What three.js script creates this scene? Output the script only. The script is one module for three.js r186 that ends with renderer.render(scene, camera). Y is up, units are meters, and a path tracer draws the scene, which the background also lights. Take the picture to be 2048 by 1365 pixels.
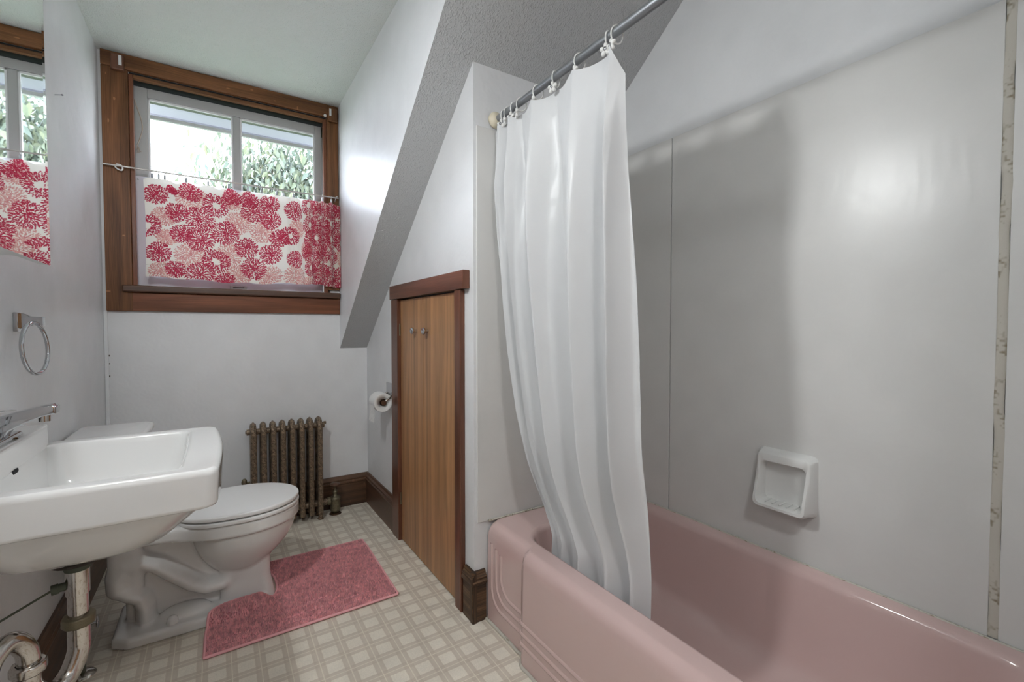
import * as THREE from 'three';
import { RoundedBoxGeometry } from 'three/addons/geometries/RoundedBoxGeometry.js';
import { mergeGeometries, mergeVertices, toCreasedNormals } from 'three/addons/utils/BufferGeometryUtils.js';
import { RectAreaLightUniformsLib } from 'three/addons/lights/RectAreaLightUniformsLib.js';

// ───────────────────────── camera, sky, sun, exposure ─────────────────────────
const scene = new THREE.Scene();
const camera = new THREE.PerspectiveCamera(73.31, 2048 / 1365, 0.02, 200);
camera.position.set(0, 1.15, 0);
camera.rotation.order = 'YXZ';
camera.rotation.set(THREE.MathUtils.degToRad(-1.65), THREE.MathUtils.degToRad(-32.9), 0);

const renderer = new THREE.WebGLRenderer({ antialias: true });
renderer.toneMapping = THREE.LinearToneMapping;
renderer.toneMappingExposure = 1.5;
renderer.shadowMap.enabled = true;
RectAreaLightUniformsLib.init();

const SKY = 10, LAMP = 0.6, CEIL = 0.62;
{ // bright hazy summer sky: white near the horizon, pale blue overhead
  const w = 64, h = 64, d = new Float32Array(w * h * 4);
  for (let j = 0; j < h; j++) for (let i = 0; i < w; i++) {
    const el = Math.max(0, ((j + 0.5) / h - 0.5) * 2), k = Math.pow(el, 0.6), o = (j * w + i) * 4;
    d[o] = 0.93 - 0.30 * k; d[o + 1] = 0.97 - 0.16 * k; d[o + 2] = 1.05 - 0.02 * k; d[o + 3] = 1;
  }
  const t = new THREE.DataTexture(d, w, h, THREE.RGBAFormat, THREE.FloatType);
  t.mapping = THREE.EquirectangularReflectionMapping; t.magFilter = THREE.LinearFilter; t.needsUpdate = true;
  scene.background = t; scene.backgroundIntensity = SKY;
}
const sun = new THREE.DirectionalLight(0xfff2dc, 4);
sun.position.set(-6, 14, 5); sun.target.position.set(1.5, 2, -8);
sun.castShadow = true; sun.shadow.mapSize.set(2048, 2048);
Object.assign(sun.shadow.camera, { left: -12, right: 12, top: 12, bottom: -12, near: 0.5, far: 50 });
scene.add(sun, sun.target);

// ───────────────────────── helpers ─────────────────────────
const V = (x, y, z) => new THREE.Vector3(x, y, z);
function rng(seed) { let a = seed >>> 0; return () => { a = (a + 0x6D2B79F5) | 0; let t = Math.imul(a ^ (a >>> 15), 1 | a); t = (t + Math.imul(t ^ (t >>> 7), 61 | t)) ^ t; return ((t ^ (t >>> 14)) >>> 0) / 4294967296; }; }
const clamp = (x, a = 0, b = 1) => Math.min(b, Math.max(a, x));
const sstep = (a, b, x) => { const t = clamp((x - a) / (b - a)); return t * t * (3 - 2 * t); };
const lerp = (a, b, t) => a + (b - a) * t;
const taken = new Map();
function numbered(name) { const n = taken.get(name) ?? 0; taken.set(name, n + 1); return n ? `${name}_${String(n).padStart(3, '0')}` : name; }
function shade(o) { o.traverse((m) => { if (m.isMesh) { m.castShadow = true; m.receiveShadow = true; } }); return o; }
// a thing: a Group at its base; its parts carry geometry in world coordinates
function thing(name, label, category, base = [0, 0, 0], group) {
  const g = new THREE.Group(); g.name = numbered(name); g.position.set(...base); scene.add(g);
  g.userData = { label, category }; if (group) g.userData.group = group; return g;
}
function structure(name, base = [0, 0, 0]) { const g = new THREE.Group(); g.name = numbered(name); g.position.set(...base); g.userData = { kind: 'structure' }; scene.add(g); return g; }
function part(parent, name, geo, mat, label) {
  const m = new THREE.Mesh(geo, mat); m.name = name; m.castShadow = m.receiveShadow = true;
  if (parent.isGroup) m.position.copy(parent.position).negate();
  if (label) m.userData.label = label;
  parent.add(m); return m;
}
function structMesh(name, geo, mat) { const m = new THREE.Mesh(geo, mat); m.name = numbered(name); m.castShadow = m.receiveShadow = true; m.userData = { kind: 'structure' }; scene.add(m); return m; }
// uv in metres, chosen per face from its normal; grain = axis along which v runs
function metric(geo, grain = 'y', ou = 0, ov = 0) {
  const g = geo.index ? geo.toNonIndexed() : geo, p = g.attributes.position, n = p.count, uv = new Float32Array(n * 2);
  const a = V(), b = V(), c = V(), e = V(), f = V();
  for (let i = 0; i < n; i += 3) {
    a.fromBufferAttribute(p, i); b.fromBufferAttribute(p, i + 1); c.fromBufferAttribute(p, i + 2);
    e.subVectors(b, a); f.subVectors(c, a); e.cross(f); const N = [Math.abs(e.x), Math.abs(e.y), Math.abs(e.z)];
    const k = N.indexOf(Math.max(...N)); let axes = [[2, 1], [0, 2], [0, 1]][k];
    const gi = { x: 0, y: 1, z: 2 }[grain]; if (axes[0] === gi) axes = [axes[1], axes[0]];
    for (let j = 0; j < 3; j++) { const q = [p.getX(i + j), p.getY(i + j), p.getZ(i + j)]; uv[(i + j) * 2] = q[axes[0]] + ou; uv[(i + j) * 2 + 1] = q[axes[1]] + ov; }
  }
  g.setAttribute('uv', new THREE.BufferAttribute(uv, 2)); return g;
}
// box from two corners, edges rounded by r
function box(x0, y0, z0, x1, y1, z1, r = 0, grain = 'y', ou = 0, ov = 0) {
  const w = Math.abs(x1 - x0), h = Math.abs(y1 - y0), d = Math.abs(z1 - z0);
  const g = r > 0 ? new RoundedBoxGeometry(w, h, d, 2, Math.min(r, w / 2.01, h / 2.01, d / 2.01)) : new THREE.BoxGeometry(w, h, d);
  g.translate((x0 + x1) / 2, (y0 + y1) / 2, (z0 + z1) / 2); return metric(g, grain, ou, ov);
}
const merge = (list) => mergeGeometries(list.map((g) => { const q = g.index ? g.toNonIndexed() : g; for (const k of Object.keys(q.attributes)) if (!['position', 'normal', 'uv'].includes(k)) q.deleteAttribute(k); return q; }));
function tube(pts, r, seg = 48, rad = 14, closed = false, tension = 0.5) { return new THREE.TubeGeometry(new THREE.CatmullRomCurve3(pts.map((p) => V(...p)), closed, 'catmullrom', tension), seg, r, rad, closed); }
// cylinder between two points
function rod(a, b, r0, r1 = r0, seg = 24, open = false) {
  const A = V(...a), B = V(...b), d = B.clone().sub(A), g = new THREE.CylinderGeometry(r1, r0, d.length(), seg, 1, open);
  g.applyQuaternion(new THREE.Quaternion().setFromUnitVectors(V(0, 1, 0), d.clone().normalize())); const m = A.add(B).multiplyScalar(0.5); g.translate(m.x, m.y, m.z); return g;
}
function lathe(profile, at, axis = 'y', seg = 32) {
  const g = new THREE.LatheGeometry(profile.map(([r, y]) => new THREE.Vector2(r, y)), seg);
  if (axis === 'x') g.rotateZ(-Math.PI / 2); if (axis === '-x') g.rotateZ(Math.PI / 2); if (axis === 'z') g.rotateX(Math.PI / 2); if (axis === '-z') g.rotateX(-Math.PI / 2);
  g.translate(...at); return g;
}
// outline of a rounded rectangle in x,z: n points per corner, m per side
function rrect(x0, x1, z0, z1, r, n = 8, m = 10) {
  const out = [], c = [[x1 - r, z1 - r, 0], [x0 + r, z1 - r, 1], [x0 + r, z0 + r, 2], [x1 - r, z0 + r, 3]];
  c.forEach(([cx, cz, q], k) => {
    for (let i = 0; i <= n; i++) { const a = (q + i / n) * Math.PI / 2; out.push([cx + r * Math.cos(a), cz + r * Math.sin(a)]); }
    const nx = c[(k + 1) % 4], a = (q + 1) * Math.PI / 2, p = [cx + r * Math.cos(a), cz + r * Math.sin(a)], b = [nx[0] + r * Math.cos(a), nx[1] + r * Math.sin(a)];
    for (let i = 1; i < m; i++) out.push([lerp(p[0], b[0], i / m), lerp(p[1], b[1], i / m)]);
  });
  return out;
}
// skin over a list of rings (arrays of [x,y,z] of equal length)
function skin(rings, capStart, capEnd, crease = 0) {
  const n = rings[0].length, pos = [], idx = [];
  for (const r of rings) for (const p of r) pos.push(...p);
  for (let k = 0; k + 1 < rings.length; k++) for (let i = 0; i < n; i++) { const j = (i + 1) % n, a = k * n + i, b = k * n + j, c = a + n, d = b + n; idx.push(a, c, b, b, c, d); }
  const cap = (k, flip) => { const m = [0, 0, 0]; for (const p of rings[k]) for (let q = 0; q < 3; q++) m[q] += p[q] / n; const id = pos.length / 3; pos.push(...m); for (let i = 0; i < n; i++) { const a = k * n + i, b = k * n + (i + 1) % n; flip ? idx.push(id, b, a) : idx.push(id, a, b); } };
  if (capStart) cap(0, false); if (capEnd) cap(rings.length - 1, true);
  let g = new THREE.BufferGeometry(); g.setAttribute('position', new THREE.Float32BufferAttribute(pos, 3)); g.setIndex(idx); g.computeVertexNormals();
  g.setAttribute('uv', new THREE.Float32BufferAttribute(pos.filter((_, i) => i % 3 !== 1), 2));
  return crease ? toCreasedNormals(g, crease) : g;
}
const ring = (pts, y) => pts.map(([x, z]) => [x, typeof y === 'function' ? y(x, z) : y, z]);
// extrude a polygon given in (z,y) along x from x0 to x1
function prismX(zy, x0, x1, bevel = 0, grain = 'y') {
  const s = new THREE.Shape(zy.map(([z, y]) => new THREE.Vector2(-z, y)));
  const g = new THREE.ExtrudeGeometry(s, { depth: x1 - x0 - 2 * bevel, bevelEnabled: bevel > 0, bevelThickness: bevel, bevelSize: bevel, bevelOffset: -bevel, bevelSegments: 3, curveSegments: 16 });
  g.rotateY(Math.PI / 2); g.translate(x0 + bevel, 0, 0); return metric(g, grain);
}
// profile given in (out,y) swept straight along z or x
function mould(profile, axis, from, to, face, dir) {
  const s = new THREE.Shape(profile.map(([o, y]) => new THREE.Vector2(o, y)));
  const g = new THREE.ExtrudeGeometry(s, { depth: to - from, bevelEnabled: false, curveSegments: 8 });
  const p = g.attributes.position; // shape x = out, y = up, extrusion = along
  for (let i = 0; i < p.count; i++) { const o = p.getX(i), y = p.getY(i), t = p.getZ(i) + from; axis === 'z' ? p.setXYZ(i, face + dir * o, y, t) : p.setXYZ(i, t, y, face + dir * o); }
  if ((axis === 'z') === (dir > 0)) { const q = g.attributes.position.array; for (let i = 0; i < q.length; i += 9) for (let k = 0; k < 3; k++) { const t = q[i + 3 + k]; q[i + 3 + k] = q[i + 6 + k]; q[i + 6 + k] = t; } }
  g.computeVertexNormals(); return metric(g, axis);
}

// ───────────────────────── noise and textures ─────────────────────────
function noiseGrid(seed, n) { const r = rng(seed), a = new Float32Array(n * n); for (let i = 0; i < a.length; i++) a[i] = r(); return (x, y) => { const xi = Math.floor(x), yi = Math.floor(y), fx = x - xi, fy = y - yi, u = fx * fx * (3 - 2 * fx), v = fy * fy * (3 - 2 * fy), w = (q) => ((q % n) + n) % n; const a0 = a[w(yi) * n + w(xi)], b0 = a[w(yi) * n + w(xi + 1)], c0 = a[w(yi + 1) * n + w(xi)], d0 = a[w(yi + 1) * n + w(xi + 1)]; return lerp(lerp(a0, b0, u), lerp(c0, d0, u), v); }; }
const nA = noiseGrid(11, 256), nB = noiseGrid(23, 256), nC = noiseGrid(37, 256);
const N3 = (x, y, z) => (nA(x + z * 7.3, y) + nB(y + 3.1, z + x * 0.7) + nC(z, x + y * 0.9)) / 3;
function makeTex(w, h, metresW, metresH, fn, srgb = true) { // fn(u,v) -> [r,g,b] in 0..1
  const d = new Uint8Array(w * h * 4);
  for (let j = 0; j < h; j++) for (let i = 0; i < w; i++) { const c = fn(i / w, j / h, i, j), o = (j * w + i) * 4; d[o] = clamp(c[0]) * 255; d[o + 1] = clamp(c[1]) * 255; d[o + 2] = clamp(c[2]) * 255; d[o + 3] = 255; }
  const t = new THREE.DataTexture(d, w, h, THREE.RGBAFormat); t.magFilter = THREE.LinearFilter; t.minFilter = THREE.LinearMipmapLinearFilter; t.generateMipmaps = true;
  t.wrapS = t.wrapT = THREE.RepeatWrapping; t.repeat.set(1 / metresW, 1 / metresH); if (srgb) t.colorSpace = THREE.SRGBColorSpace; t.needsUpdate = true; return t;
}
const gray = (v) => [v, v, v];
// periodic noises on a unit tile: k = whole number of cells
const tn = (nf) => (u, v, k, l = k) => { const m = (a, b) => nf(((a % k) + k) % k, ((b % l) + l) % l); const x = u * k, y = v * l, xi = Math.floor(x), yi = Math.floor(y), fx = x - xi, fy = y - yi, p = fx * fx * (3 - 2 * fx), q = fy * fy * (3 - 2 * fy); return lerp(lerp(m(xi, yi), m(xi + 1, yi), p), lerp(m(xi, yi + 1), m(xi + 1, yi + 1), p), q); };
const tA = tn((a, b) => nA(a, b)), tB = tn((a, b) => nB(a, b)), tC = tn((a, b) => nC(a, b));
const texPaint = makeTex(512, 512, 1.0, 1.0, (u, v) => gray(0.35 * tA(u, v, 12) + 0.2 * tB(u, v, 40) + 0.3 * tC(u, v, 60, 12) + 0.15 * tA(u, v, 160, 40)), false);
const texPaintFlat = makeTex(512, 512, 1.0, 1.0, (u, v) => gray(0.5 * tA(u, v, 9) + 0.3 * tB(u, v, 30) + 0.2 * tC(u, v, 90)), false);
const texStipple = makeTex(1024, 1024, 0.5, 0.5, (u, v) => { const a = tA(u, v, 110), b = tB(u, v, 190), c = tC(u, v, 60); return gray(0.25 + 0.45 * sstep(0.5, 0.85, a) + 0.25 * sstep(0.55, 0.85, b) + 0.2 * (c - 0.5)); }, false);
const texTone = makeTex(512, 512, 1.7, 1.7, (u, v) => gray(0.94 + 0.05 * tA(u, v, 5) + 0.02 * tB(u, v, 24)));
const texWood = (seed, contrast, flecks) => { const r = rng(seed), o1 = Math.floor(r() * 200), spots = Array.from({ length: flecks }, () => [r(), r(), 0.004 + 0.012 * r(), 0.002 + 0.01 * r()]);
  const f = tn((a, b) => nA(a + o1, b)), g = tn((a, b) => nB(a + o1, b)), h = tn((a, b) => nC(a, b + o1));
  return makeTex(512, 1024, 0.3, 1.2, (u, v) => {
    const w = u + 0.05 * (f(u, v, 3, 4) - 0.5) + 0.012 * (g(u, v, 8, 12) - 0.5);
    const wr = w - Math.floor(w), rings = 0.5 + 0.5 * Math.sin(2 * Math.PI * (wr * 5 + 2.2 * f(u, v, 4, 2)));
    const fine = g(wr, v, 120, 10) * 0.6 + h(wr, v, 250, 30) * 0.4, band = f(u, v, 6, 2);
    let t = 1 - contrast * (0.42 * rings * 0.55 + 0.42 * (1 - fine) + 0.45 * (1 - band)); let c = [t, t * (0.985 - 0.05 * contrast * (1 - t)), t * (0.97 - 0.1 * contrast * (1 - t))];
    for (const [su, sv, sr, sh] of spots) { const du = Math.abs(u - su) * 0.3, dv = Math.abs(v - sv) * 1.2; if ((du / sh) ** 2 + (dv / sr) ** 2 < 0.35 + 0.9 * fine) c = [1, 1, 1].map((q, i) => lerp(c[i], q, 0.75)); }
    return c;
  }); };
const woodA = texWood(5, 0.4, 0), woodB = texWood(9, 0.42, 0), woodFleck = texWood(14, 0.55, 16), woodWorn = texWood(21, 0.85, 12);
// vinyl sheet: printed squares, pale hairline between taupe bands
const PITCH = 0.0842;
const texVinyl = makeTex(1024, 1024, PITCH * 6, PITCH * 6, (u, v) => {
  const cu = u * 6, cv = v * 6, fu = cu - Math.floor(cu), fv = cv - Math.floor(cv), du = Math.min(fu, 1 - fu), dv = Math.min(fv, 1 - fv);
  const sp = tA(u, v, 250) * 0.6 + tB(u, v, 180) * 0.4, bl = tC(u, v, 10), id = nA(Math.floor(cu) * 3.7, Math.floor(cv) * 5.1);
  const wob = 0.012 * (tC(u, v, 90) - 0.5), edge = 0.2 + wob;
  const base = [0.915, 0.89, 0.835], taupe = [0.79, 0.745, 0.685], line = [0.915, 0.89, 0.825];
  const bandU = 1 - sstep(edge - 0.012, edge + 0.012, du), bandV = 1 - sstep(edge - 0.012, edge + 0.012, dv);
  const inner = (1 - sstep(0.11, 0.13, du)) * 0.25 + (1 - sstep(0.11, 0.13, dv)) * 0.25;
  let k = clamp(Math.max(bandU, bandV) * 0.72 + Math.min(bandU, bandV) * 0.22 - inner * 0.25 + 0.3 * (sp - 0.5) * (0.4 + Math.max(bandU, bandV)));
  let c = base.map((b, i) => lerp(b, taupe[i], k));
  const hl = Math.max(1 - sstep(0.013, 0.026, du), 1 - sstep(0.013, 0.026, dv)); c = c.map((q, i) => lerp(q, line[i], hl * 0.85));
  const s = 1 + 0.09 * (sp - 0.5) + 0.05 * (bl - 0.5) + 0.03 * (id - 0.5); return c.map((q) => q * s);
});
texVinyl.offset.set(-0.619 / (PITCH * 6), -(-1.732) / (PITCH * 6));
const texVinylBump = makeTex(512, 512, PITCH * 6, PITCH * 6, (u, v) => { const a = (q) => { const c = q * 6, f = c - Math.floor(c); return Math.min(f, 1 - f); }; return gray(0.6 + 0.2 * (tA(u, v, 200) - 0.5) - 0.35 * Math.max(1 - sstep(0.01, 0.03, a(u)), 1 - sstep(0.01, 0.03, a(v)))); }, false);
texVinylBump.offset.copy(texVinyl.offset);

// flower print of the cafe curtain, cloth coordinates in metres (x right, y down)
const CLOTH_W = 1.19, CLOTH_H = 0.55;
function flowerPrint() {
  const S = 1500, c = document.createElement('canvas'); c.width = Math.round(CLOTH_W * S); c.height = Math.round(CLOTH_H * S); const x = c.getContext('2d'), r = rng(77);
  x.fillStyle = '#e9e4da'; x.fillRect(0, 0, c.width, c.height);
  const F = [[0.051,0.092,0.052,1,0],[0.119,0.051,0.023,1,0],[0.078,0.207,0.05,0,0],[0.011,0.265,0.057,1,1],[0.135,0.172,0.049,1,0],[0.201,0.083,0.068,0,0],[0.237,0.198,0.069,1,0],[0.314,0.106,0.062,1,1],[0.384,0.073,0.05,0,0],[0.153,0.287,0.049,1,0],[0.237,0.316,0.064,1,0],[0.087,0.322,0.043,0,0],[0.056,0.409,0.053,1,0],[0.189,0.406,0.068,0,0],[0.127,0.493,0.044,1,0],[0.063,0.513,0.05,0,0],[0.237,0.515,0.069,1,0],[0.309,0.428,0.064,1,1],[0.351,0.26,0.065,1,0],[0.418,0.193,0.063,0,0],[0.453,0.339,0.057,1,0],[0.369,0.382,0.064,0,0],[0.49,0.123,0.06,1,0],[0.579,0.16,0.053,1,0],[0.531,0.24,0.058,0,0],[0.575,0.062,0.05,1,0],[0.71,0.087,0.058,1,0],[0.576,0.365,0.059,1,0],[0.676,0.249,0.055,1,1],[0.732,0.193,0.055,0,0],[0.712,0.391,0.052,1,0],[0.414,0.504,0.062,0,0],[0.488,0.457,0.063,1,0],[0.569,0.501,0.065,0,0],[0.352,0.537,0.047,1,0],[0.717,0.506,0.074,0,0],[0.622,0.267,0.051,1,0],[0.808,0.323,0.053,0,0],[0.199,0.049,0.052,1,0],[0.473,0.053,0.045,1,0],[0.39,0.048,0.044,1,0]];
  for (let cx = 0.82; cx < 1.2; cx += 0.085) for (let cy = 0.04; cy < 0.56; cy += 0.1) F.push([cx + 0.03 * r(), cy + 0.03 * r(), 0.05 + 0.014 * r(), r() < 0.7 ? 1 : 0, r() < 0.2 ? 1 : 0]);
  F.sort((a, b) => a[3] - b[3]);
  x.lineCap = 'round';
  for (const [fx, fy, fr, dark, hole] of F) {
    const cx = fx * S, cy = fy * S, R = fr * S, cols = dark ? ['#b0203f', '#a51c3a', '#bb3350'] : ['#d59a94', '#cc8683', '#dba79e'];
    const rings = 8;
    for (let k = hole ? 3 : 0; k <= rings; k++) {
      const rr = R * (0.05 + 0.95 * k / rings), n = Math.round(4 + rr * 2 * Math.PI / 15), ph = r() * 7;
      for (let i = 0; i < n; i++) {
        const a = ph + (i + (r() - 0.5) * 0.8) / n * Math.PI * 2, j = R * 0.07 * (r() - 0.5), r1 = rr - R * (0.055 + 0.03 * r()) + j, r2 = rr + R * 0.02 + j, bend = (r() - 0.5) * 14 / Math.max(20, rr);
        x.strokeStyle = cols[Math.floor(r() * 3)]; x.lineWidth = 5 + 4 * r();
        x.beginPath(); x.moveTo(cx + r1 * Math.cos(a), cy + r1 * Math.sin(a)); x.lineTo(cx + r2 * Math.cos(a + bend), cy + r2 * Math.sin(a + bend)); x.stroke();
      }
    }
  }
  const t = new THREE.CanvasTexture(c); t.colorSpace = THREE.SRGBColorSpace; t.anisotropy = 8; return t;
}
const texWeave = makeTex(256, 256, 0.02, 0.02, (u, v) => gray(0.5 + 0.25 * Math.sin(u * 2 * Math.PI * 20) + 0.25 * Math.sin(v * 2 * Math.PI * 20)), false);

// ───────────────────────── materials ─────────────────────────
const std = (o) => new THREE.MeshStandardMaterial(o), phy = (o) => new THREE.MeshPhysicalMaterial(o);
const lin = (r, g, b) => new THREE.Color().setRGB(r, g, b);
const M = {
  wallGloss: phy({ color: lin(0.85, 0.865, 0.88), roughness: 0.36, specularIntensity: 0.42, bumpMap: texPaint, bumpScale: 0.003, map: texTone }),
  wallSatin: phy({ color: lin(0.81, 0.82, 0.83), roughness: 0.5, bumpMap: texPaintFlat, bumpScale: 0.0025, map: texTone }),
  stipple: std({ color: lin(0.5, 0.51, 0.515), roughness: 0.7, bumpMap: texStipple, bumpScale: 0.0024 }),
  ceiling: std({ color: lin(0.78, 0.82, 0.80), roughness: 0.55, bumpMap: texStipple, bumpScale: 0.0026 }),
  panel: phy({ color: lin(0.74, 0.735, 0.715), roughness: 0.28, bumpMap: texPaint, bumpScale: 0.0005 }),
  caulk: std({ color: lin(0.58, 0.565, 0.52), roughness: 0.6, map: makeTex(128, 512, 0.1, 0.6, (u, v) => { const k = sstep(0.6, 0.95, tA(u, v, 3, 17) * 0.6 + tB(u, v, 20, 110) * 0.4); return [0.97 - 0.3 * k, 0.96 - 0.34 * k, 0.94 - 0.4 * k]; }) }),
  vinyl: phy({ map: texVinyl, bumpMap: texVinylBump, bumpScale: 0.0006, roughness: 0.5 }),
  casing: phy({ color: lin(0.43, 0.195, 0.085), map: woodFleck, specularIntensity: 0.5, roughness: 0.45 }),
  casingRed: phy({ color: lin(0.30, 0.115, 0.058), specularIntensity: 0.6, map: woodB, roughness: 0.36 }),
  darkWood: phy({ color: lin(0.16, 0.078, 0.045), map: woodA, roughness: 0.4 }),
  base: phy({ color: lin(0.21, 0.11, 0.06), map: woodFleck, roughness: 0.38 }),
  worn: phy({ color: lin(0.38, 0.22, 0.115), map: woodWorn, roughness: 0.55 }),
  jamb: phy({ color: lin(0.22, 0.088, 0.05), map: woodB, roughness: 0.3 }),
  door: phy({ color: lin(0.68, 0.37, 0.175), map: woodA, roughness: 0.4 }),
  sash: phy({ color: lin(0.42, 0.425, 0.42), roughness: 0.45, bumpMap: texPaint, bumpScale: 0.0008 }),
  sashLight: phy({ color: lin(0.72, 0.73, 0.73), roughness: 0.45 }),
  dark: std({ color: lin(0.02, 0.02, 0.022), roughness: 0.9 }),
  green: std({ color: lin(0.07, 0.085, 0.055), roughness: 0.8 }),
  frost: phy({ color: lin(0.80, 0.81, 0.86), roughness: 1, transmission: 0.3, thickness: 0, side: THREE.DoubleSide }),
  glass: phy({ color: 0xffffff, transmission: 1, thickness: 0, roughness: 0.0, ior: 1.5 }),
  mirror: phy({ color: lin(0.9, 0.93, 0.92), metalness: 1, roughness: 0.015 }),
  chrome: phy({ color: lin(0.55, 0.56, 0.58), metalness: 1, roughness: 0.08 }),
  chromeWorn: phy({ color: lin(0.62, 0.59, 0.56), metalness: 1, roughness: 0.16, roughnessMap: null, map: makeTex(256, 256, 0.2, 0.2, (u, v) => { const k = sstep(0.55, 0.85, tA(u, v, 9) * 0.6 + tB(u, v, 40) * 0.4); return [1 - 0.2 * k, 1 - 0.22 * k, 1 - 0.27 * k]; }) }),
  brass: phy({ color: lin(0.27, 0.24, 0.19), metalness: 0.7, roughness: 0.5, map: makeTex(256, 256, 0.08, 0.08, (u, v) => { const k = tA(u, v, 12) * 0.5 + tB(u, v, 50) * 0.5; return [0.7 + 0.35 * k, 0.69 + 0.35 * k, 0.62 + 0.35 * k]; }) }),
  porcelain: phy({ color: lin(0.82, 0.82, 0.81), roughness: 0.07, clearcoat: 0.5, clearcoatRoughness: 0.08 }),
  seat: phy({ color: lin(0.86, 0.87, 0.87), roughness: 0.22 }),
  pink: phy({ color: lin(0.62, 0.455, 0.43), roughness: 0.08, clearcoat: 0.4, clearcoatRoughness: 0.1 }),
  radiator: phy({ color: lin(0.36, 0.28, 0.20), metalness: 0.3, roughness: 0.42, map: makeTex(256, 256, 0.12, 0.12, (u, v) => { const k = sstep(0.62, 0.72, tB(u, v, 60)); const t = 0.85 + 0.3 * (tA(u, v, 10) - 0.5) - 0.45 * k; return [t, t * 0.97, t * 0.94]; }) }),
  curtain: phy({ color: lin(0.68, 0.69, 0.70), roughness: 0.97, transmission: 0.13, thickness: 0, clearcoat: 0.55, clearcoatRoughness: 0.32, side: THREE.DoubleSide }),
  fabric: phy({ map: null, roughness: 1, transmission: 0.25, thickness: 0, side: THREE.DoubleSide }),
  rodSteel: phy({ color: lin(0.36, 0.38, 0.40), metalness: 0.9, roughness: 0.35 }),
  whitePlastic: phy({ color: lin(0.72, 0.72, 0.70), roughness: 0.35 }),
  yellowed: phy({ color: lin(0.62, 0.56, 0.43), roughness: 0.4 }),
  paper: std({ color: lin(0.80, 0.80, 0.79), roughness: 0.95 }),
  rubber: std({ color: lin(0.05, 0.04, 0.035), roughness: 0.9 }),
  copperGreen: std({ color: lin(0.10, 0.115, 0.085), metalness: 0.3, roughness: 0.6 }),
  wire: phy({ color: lin(0.55, 0.53, 0.5), metalness: 0.7, roughness: 0.35 }),
  rug: std({ color: lin(0.5, 0.2, 0.225), roughness: 1 }),
  rugPile: std({ color: lin(0.86, 0.43, 0.455), roughness: 1 }),
  cord: std({ color: lin(0.42, 0.36, 0.3), roughness: 0.9 }),
  crystal: phy({ color: 0xffffff, transmission: 1, thickness: 0.02, roughness: 0.03, ior: 1.5 }),
  leaf: phy({ color: lin(0.06, 0.085, 0.055), roughness: 0.7, transmission: 0.35, thickness: 0, side: THREE.DoubleSide }),
  bark: std({ color: lin(0.10, 0.08, 0.06), roughness: 0.9 }),
  lawn: std({ color: lin(0.085, 0.105, 0.06), roughness: 1 }),
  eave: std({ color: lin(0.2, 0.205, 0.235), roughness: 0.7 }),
};
M.panel.map = texTone; M.fabric.map = flowerPrint(); M.fabric.bumpMap = null;

// ───────────────────────── room shell ─────────────────────────
const XL = -0.47, ZB = -3.052, XR = 0.836, ZE = -1.564, XA = 1.576, YC = 2.53, XC = 0.667, ZREAR = 1.0;
const slopeY = (z) => 1.02 + 0.766 * (z - ZB), ZS = ZB + (YC - 1.02) / 0.766;
structMesh('floor', box(-0.57, -0.1, -3.22, 1.68, 0, 1.1, 0, 'z'), M.vinyl);
structMesh('wall_left', box(XL - 0.1, 0, -3.22, XL, 2.63, 1.1), M.wallGloss);
const WX0 = -0.35, WX1 = 0.6, WY0 = 1.335, WY1 = 2.455; // window opening
structMesh('wall_back', merge([box(XL, 0, ZB - 0.17, WX0, 2.63, ZB), box(WX1, 0, ZB - 0.17, 0.95, 2.63, ZB), box(WX0, 0, ZB - 0.17, WX1, WY0, ZB), box(WX0, WY1, ZB - 0.17, WX1, 2.63, ZB)]), M.wallSatin);
structMesh('wall_right', merge([
  prismX([[ZB, 0], [-2.42, 0], [-2.42, 1.305], [-1.69, 1.305], [-1.69, 0], [ZE - 0.1, 0], [ZE - 0.1, slopeY(ZE - 0.1) + 0.02], [ZB, slopeY(ZB) + 0.02]], XR, XR + 0.1),
  box(XR + 0.1, 0, -2.5, XR + 0.14, 1.4, -1.664)]), M.wallSatin);
const wallEnd = structMesh('wall_alcove_end', box(XR, 0, ZE - 0.1, XA + 0.1, slopeY(ZE) + 0.01, ZE), M.wallSatin);
const wallSide = structMesh('wall_alcove_side', box(XA, 0, ZE - 0.1, XA + 0.1, 2.63, 1.1), M.wallSatin);
structMesh('wall_alcove_foot', box(0.88, 0, 0.0, XA, 2.53, 0.1), M.wallSatin);
structMesh('wall_rear', box(XL, 0, ZREAR, XA, 2.53, ZREAR + 0.1), M.wallSatin);
{ const d = structure('door_2', [0.1, 0, ZREAR]); // the way in, behind the camera
  part(d, 'leaf', box(-0.28, 0.01, ZREAR - 0.03, 0.48, 2.02, ZREAR, 0.004), M.door);
  for (const [y0, y1] of [[0.2, 0.9], [1.05, 1.9]]) for (const [a, b] of [[-0.19, 0.06], [0.14, 0.39]]) part(d, 'raised_panel', box(a, y0, ZREAR - 0.038, b, y1, ZREAR - 0.03, 0.003), M.door);
  part(d, 'casing', box(-0.4, 0, ZREAR - 0.02, -0.29, 2.04, ZREAR, 0.003), M.jamb); part(d, 'casing', box(0.49, 0, ZREAR - 0.02, 0.6, 2.04, ZREAR, 0.003), M.jamb); part(d, 'head_casing', box(-0.4, 2.045, ZREAR - 0.022, 0.6, 2.15, ZREAR, 0.003, 'x'), M.jamb);
  part(d, 'knob', lathe([[0.02, 0], [0.012, 0.01], [0.012, 0.03], [0.028, 0.04], [0.028, 0.055], [0, 0.065]], [0.42, 0.95, ZREAR - 0.03], '-z'), M.brass); }
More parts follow.
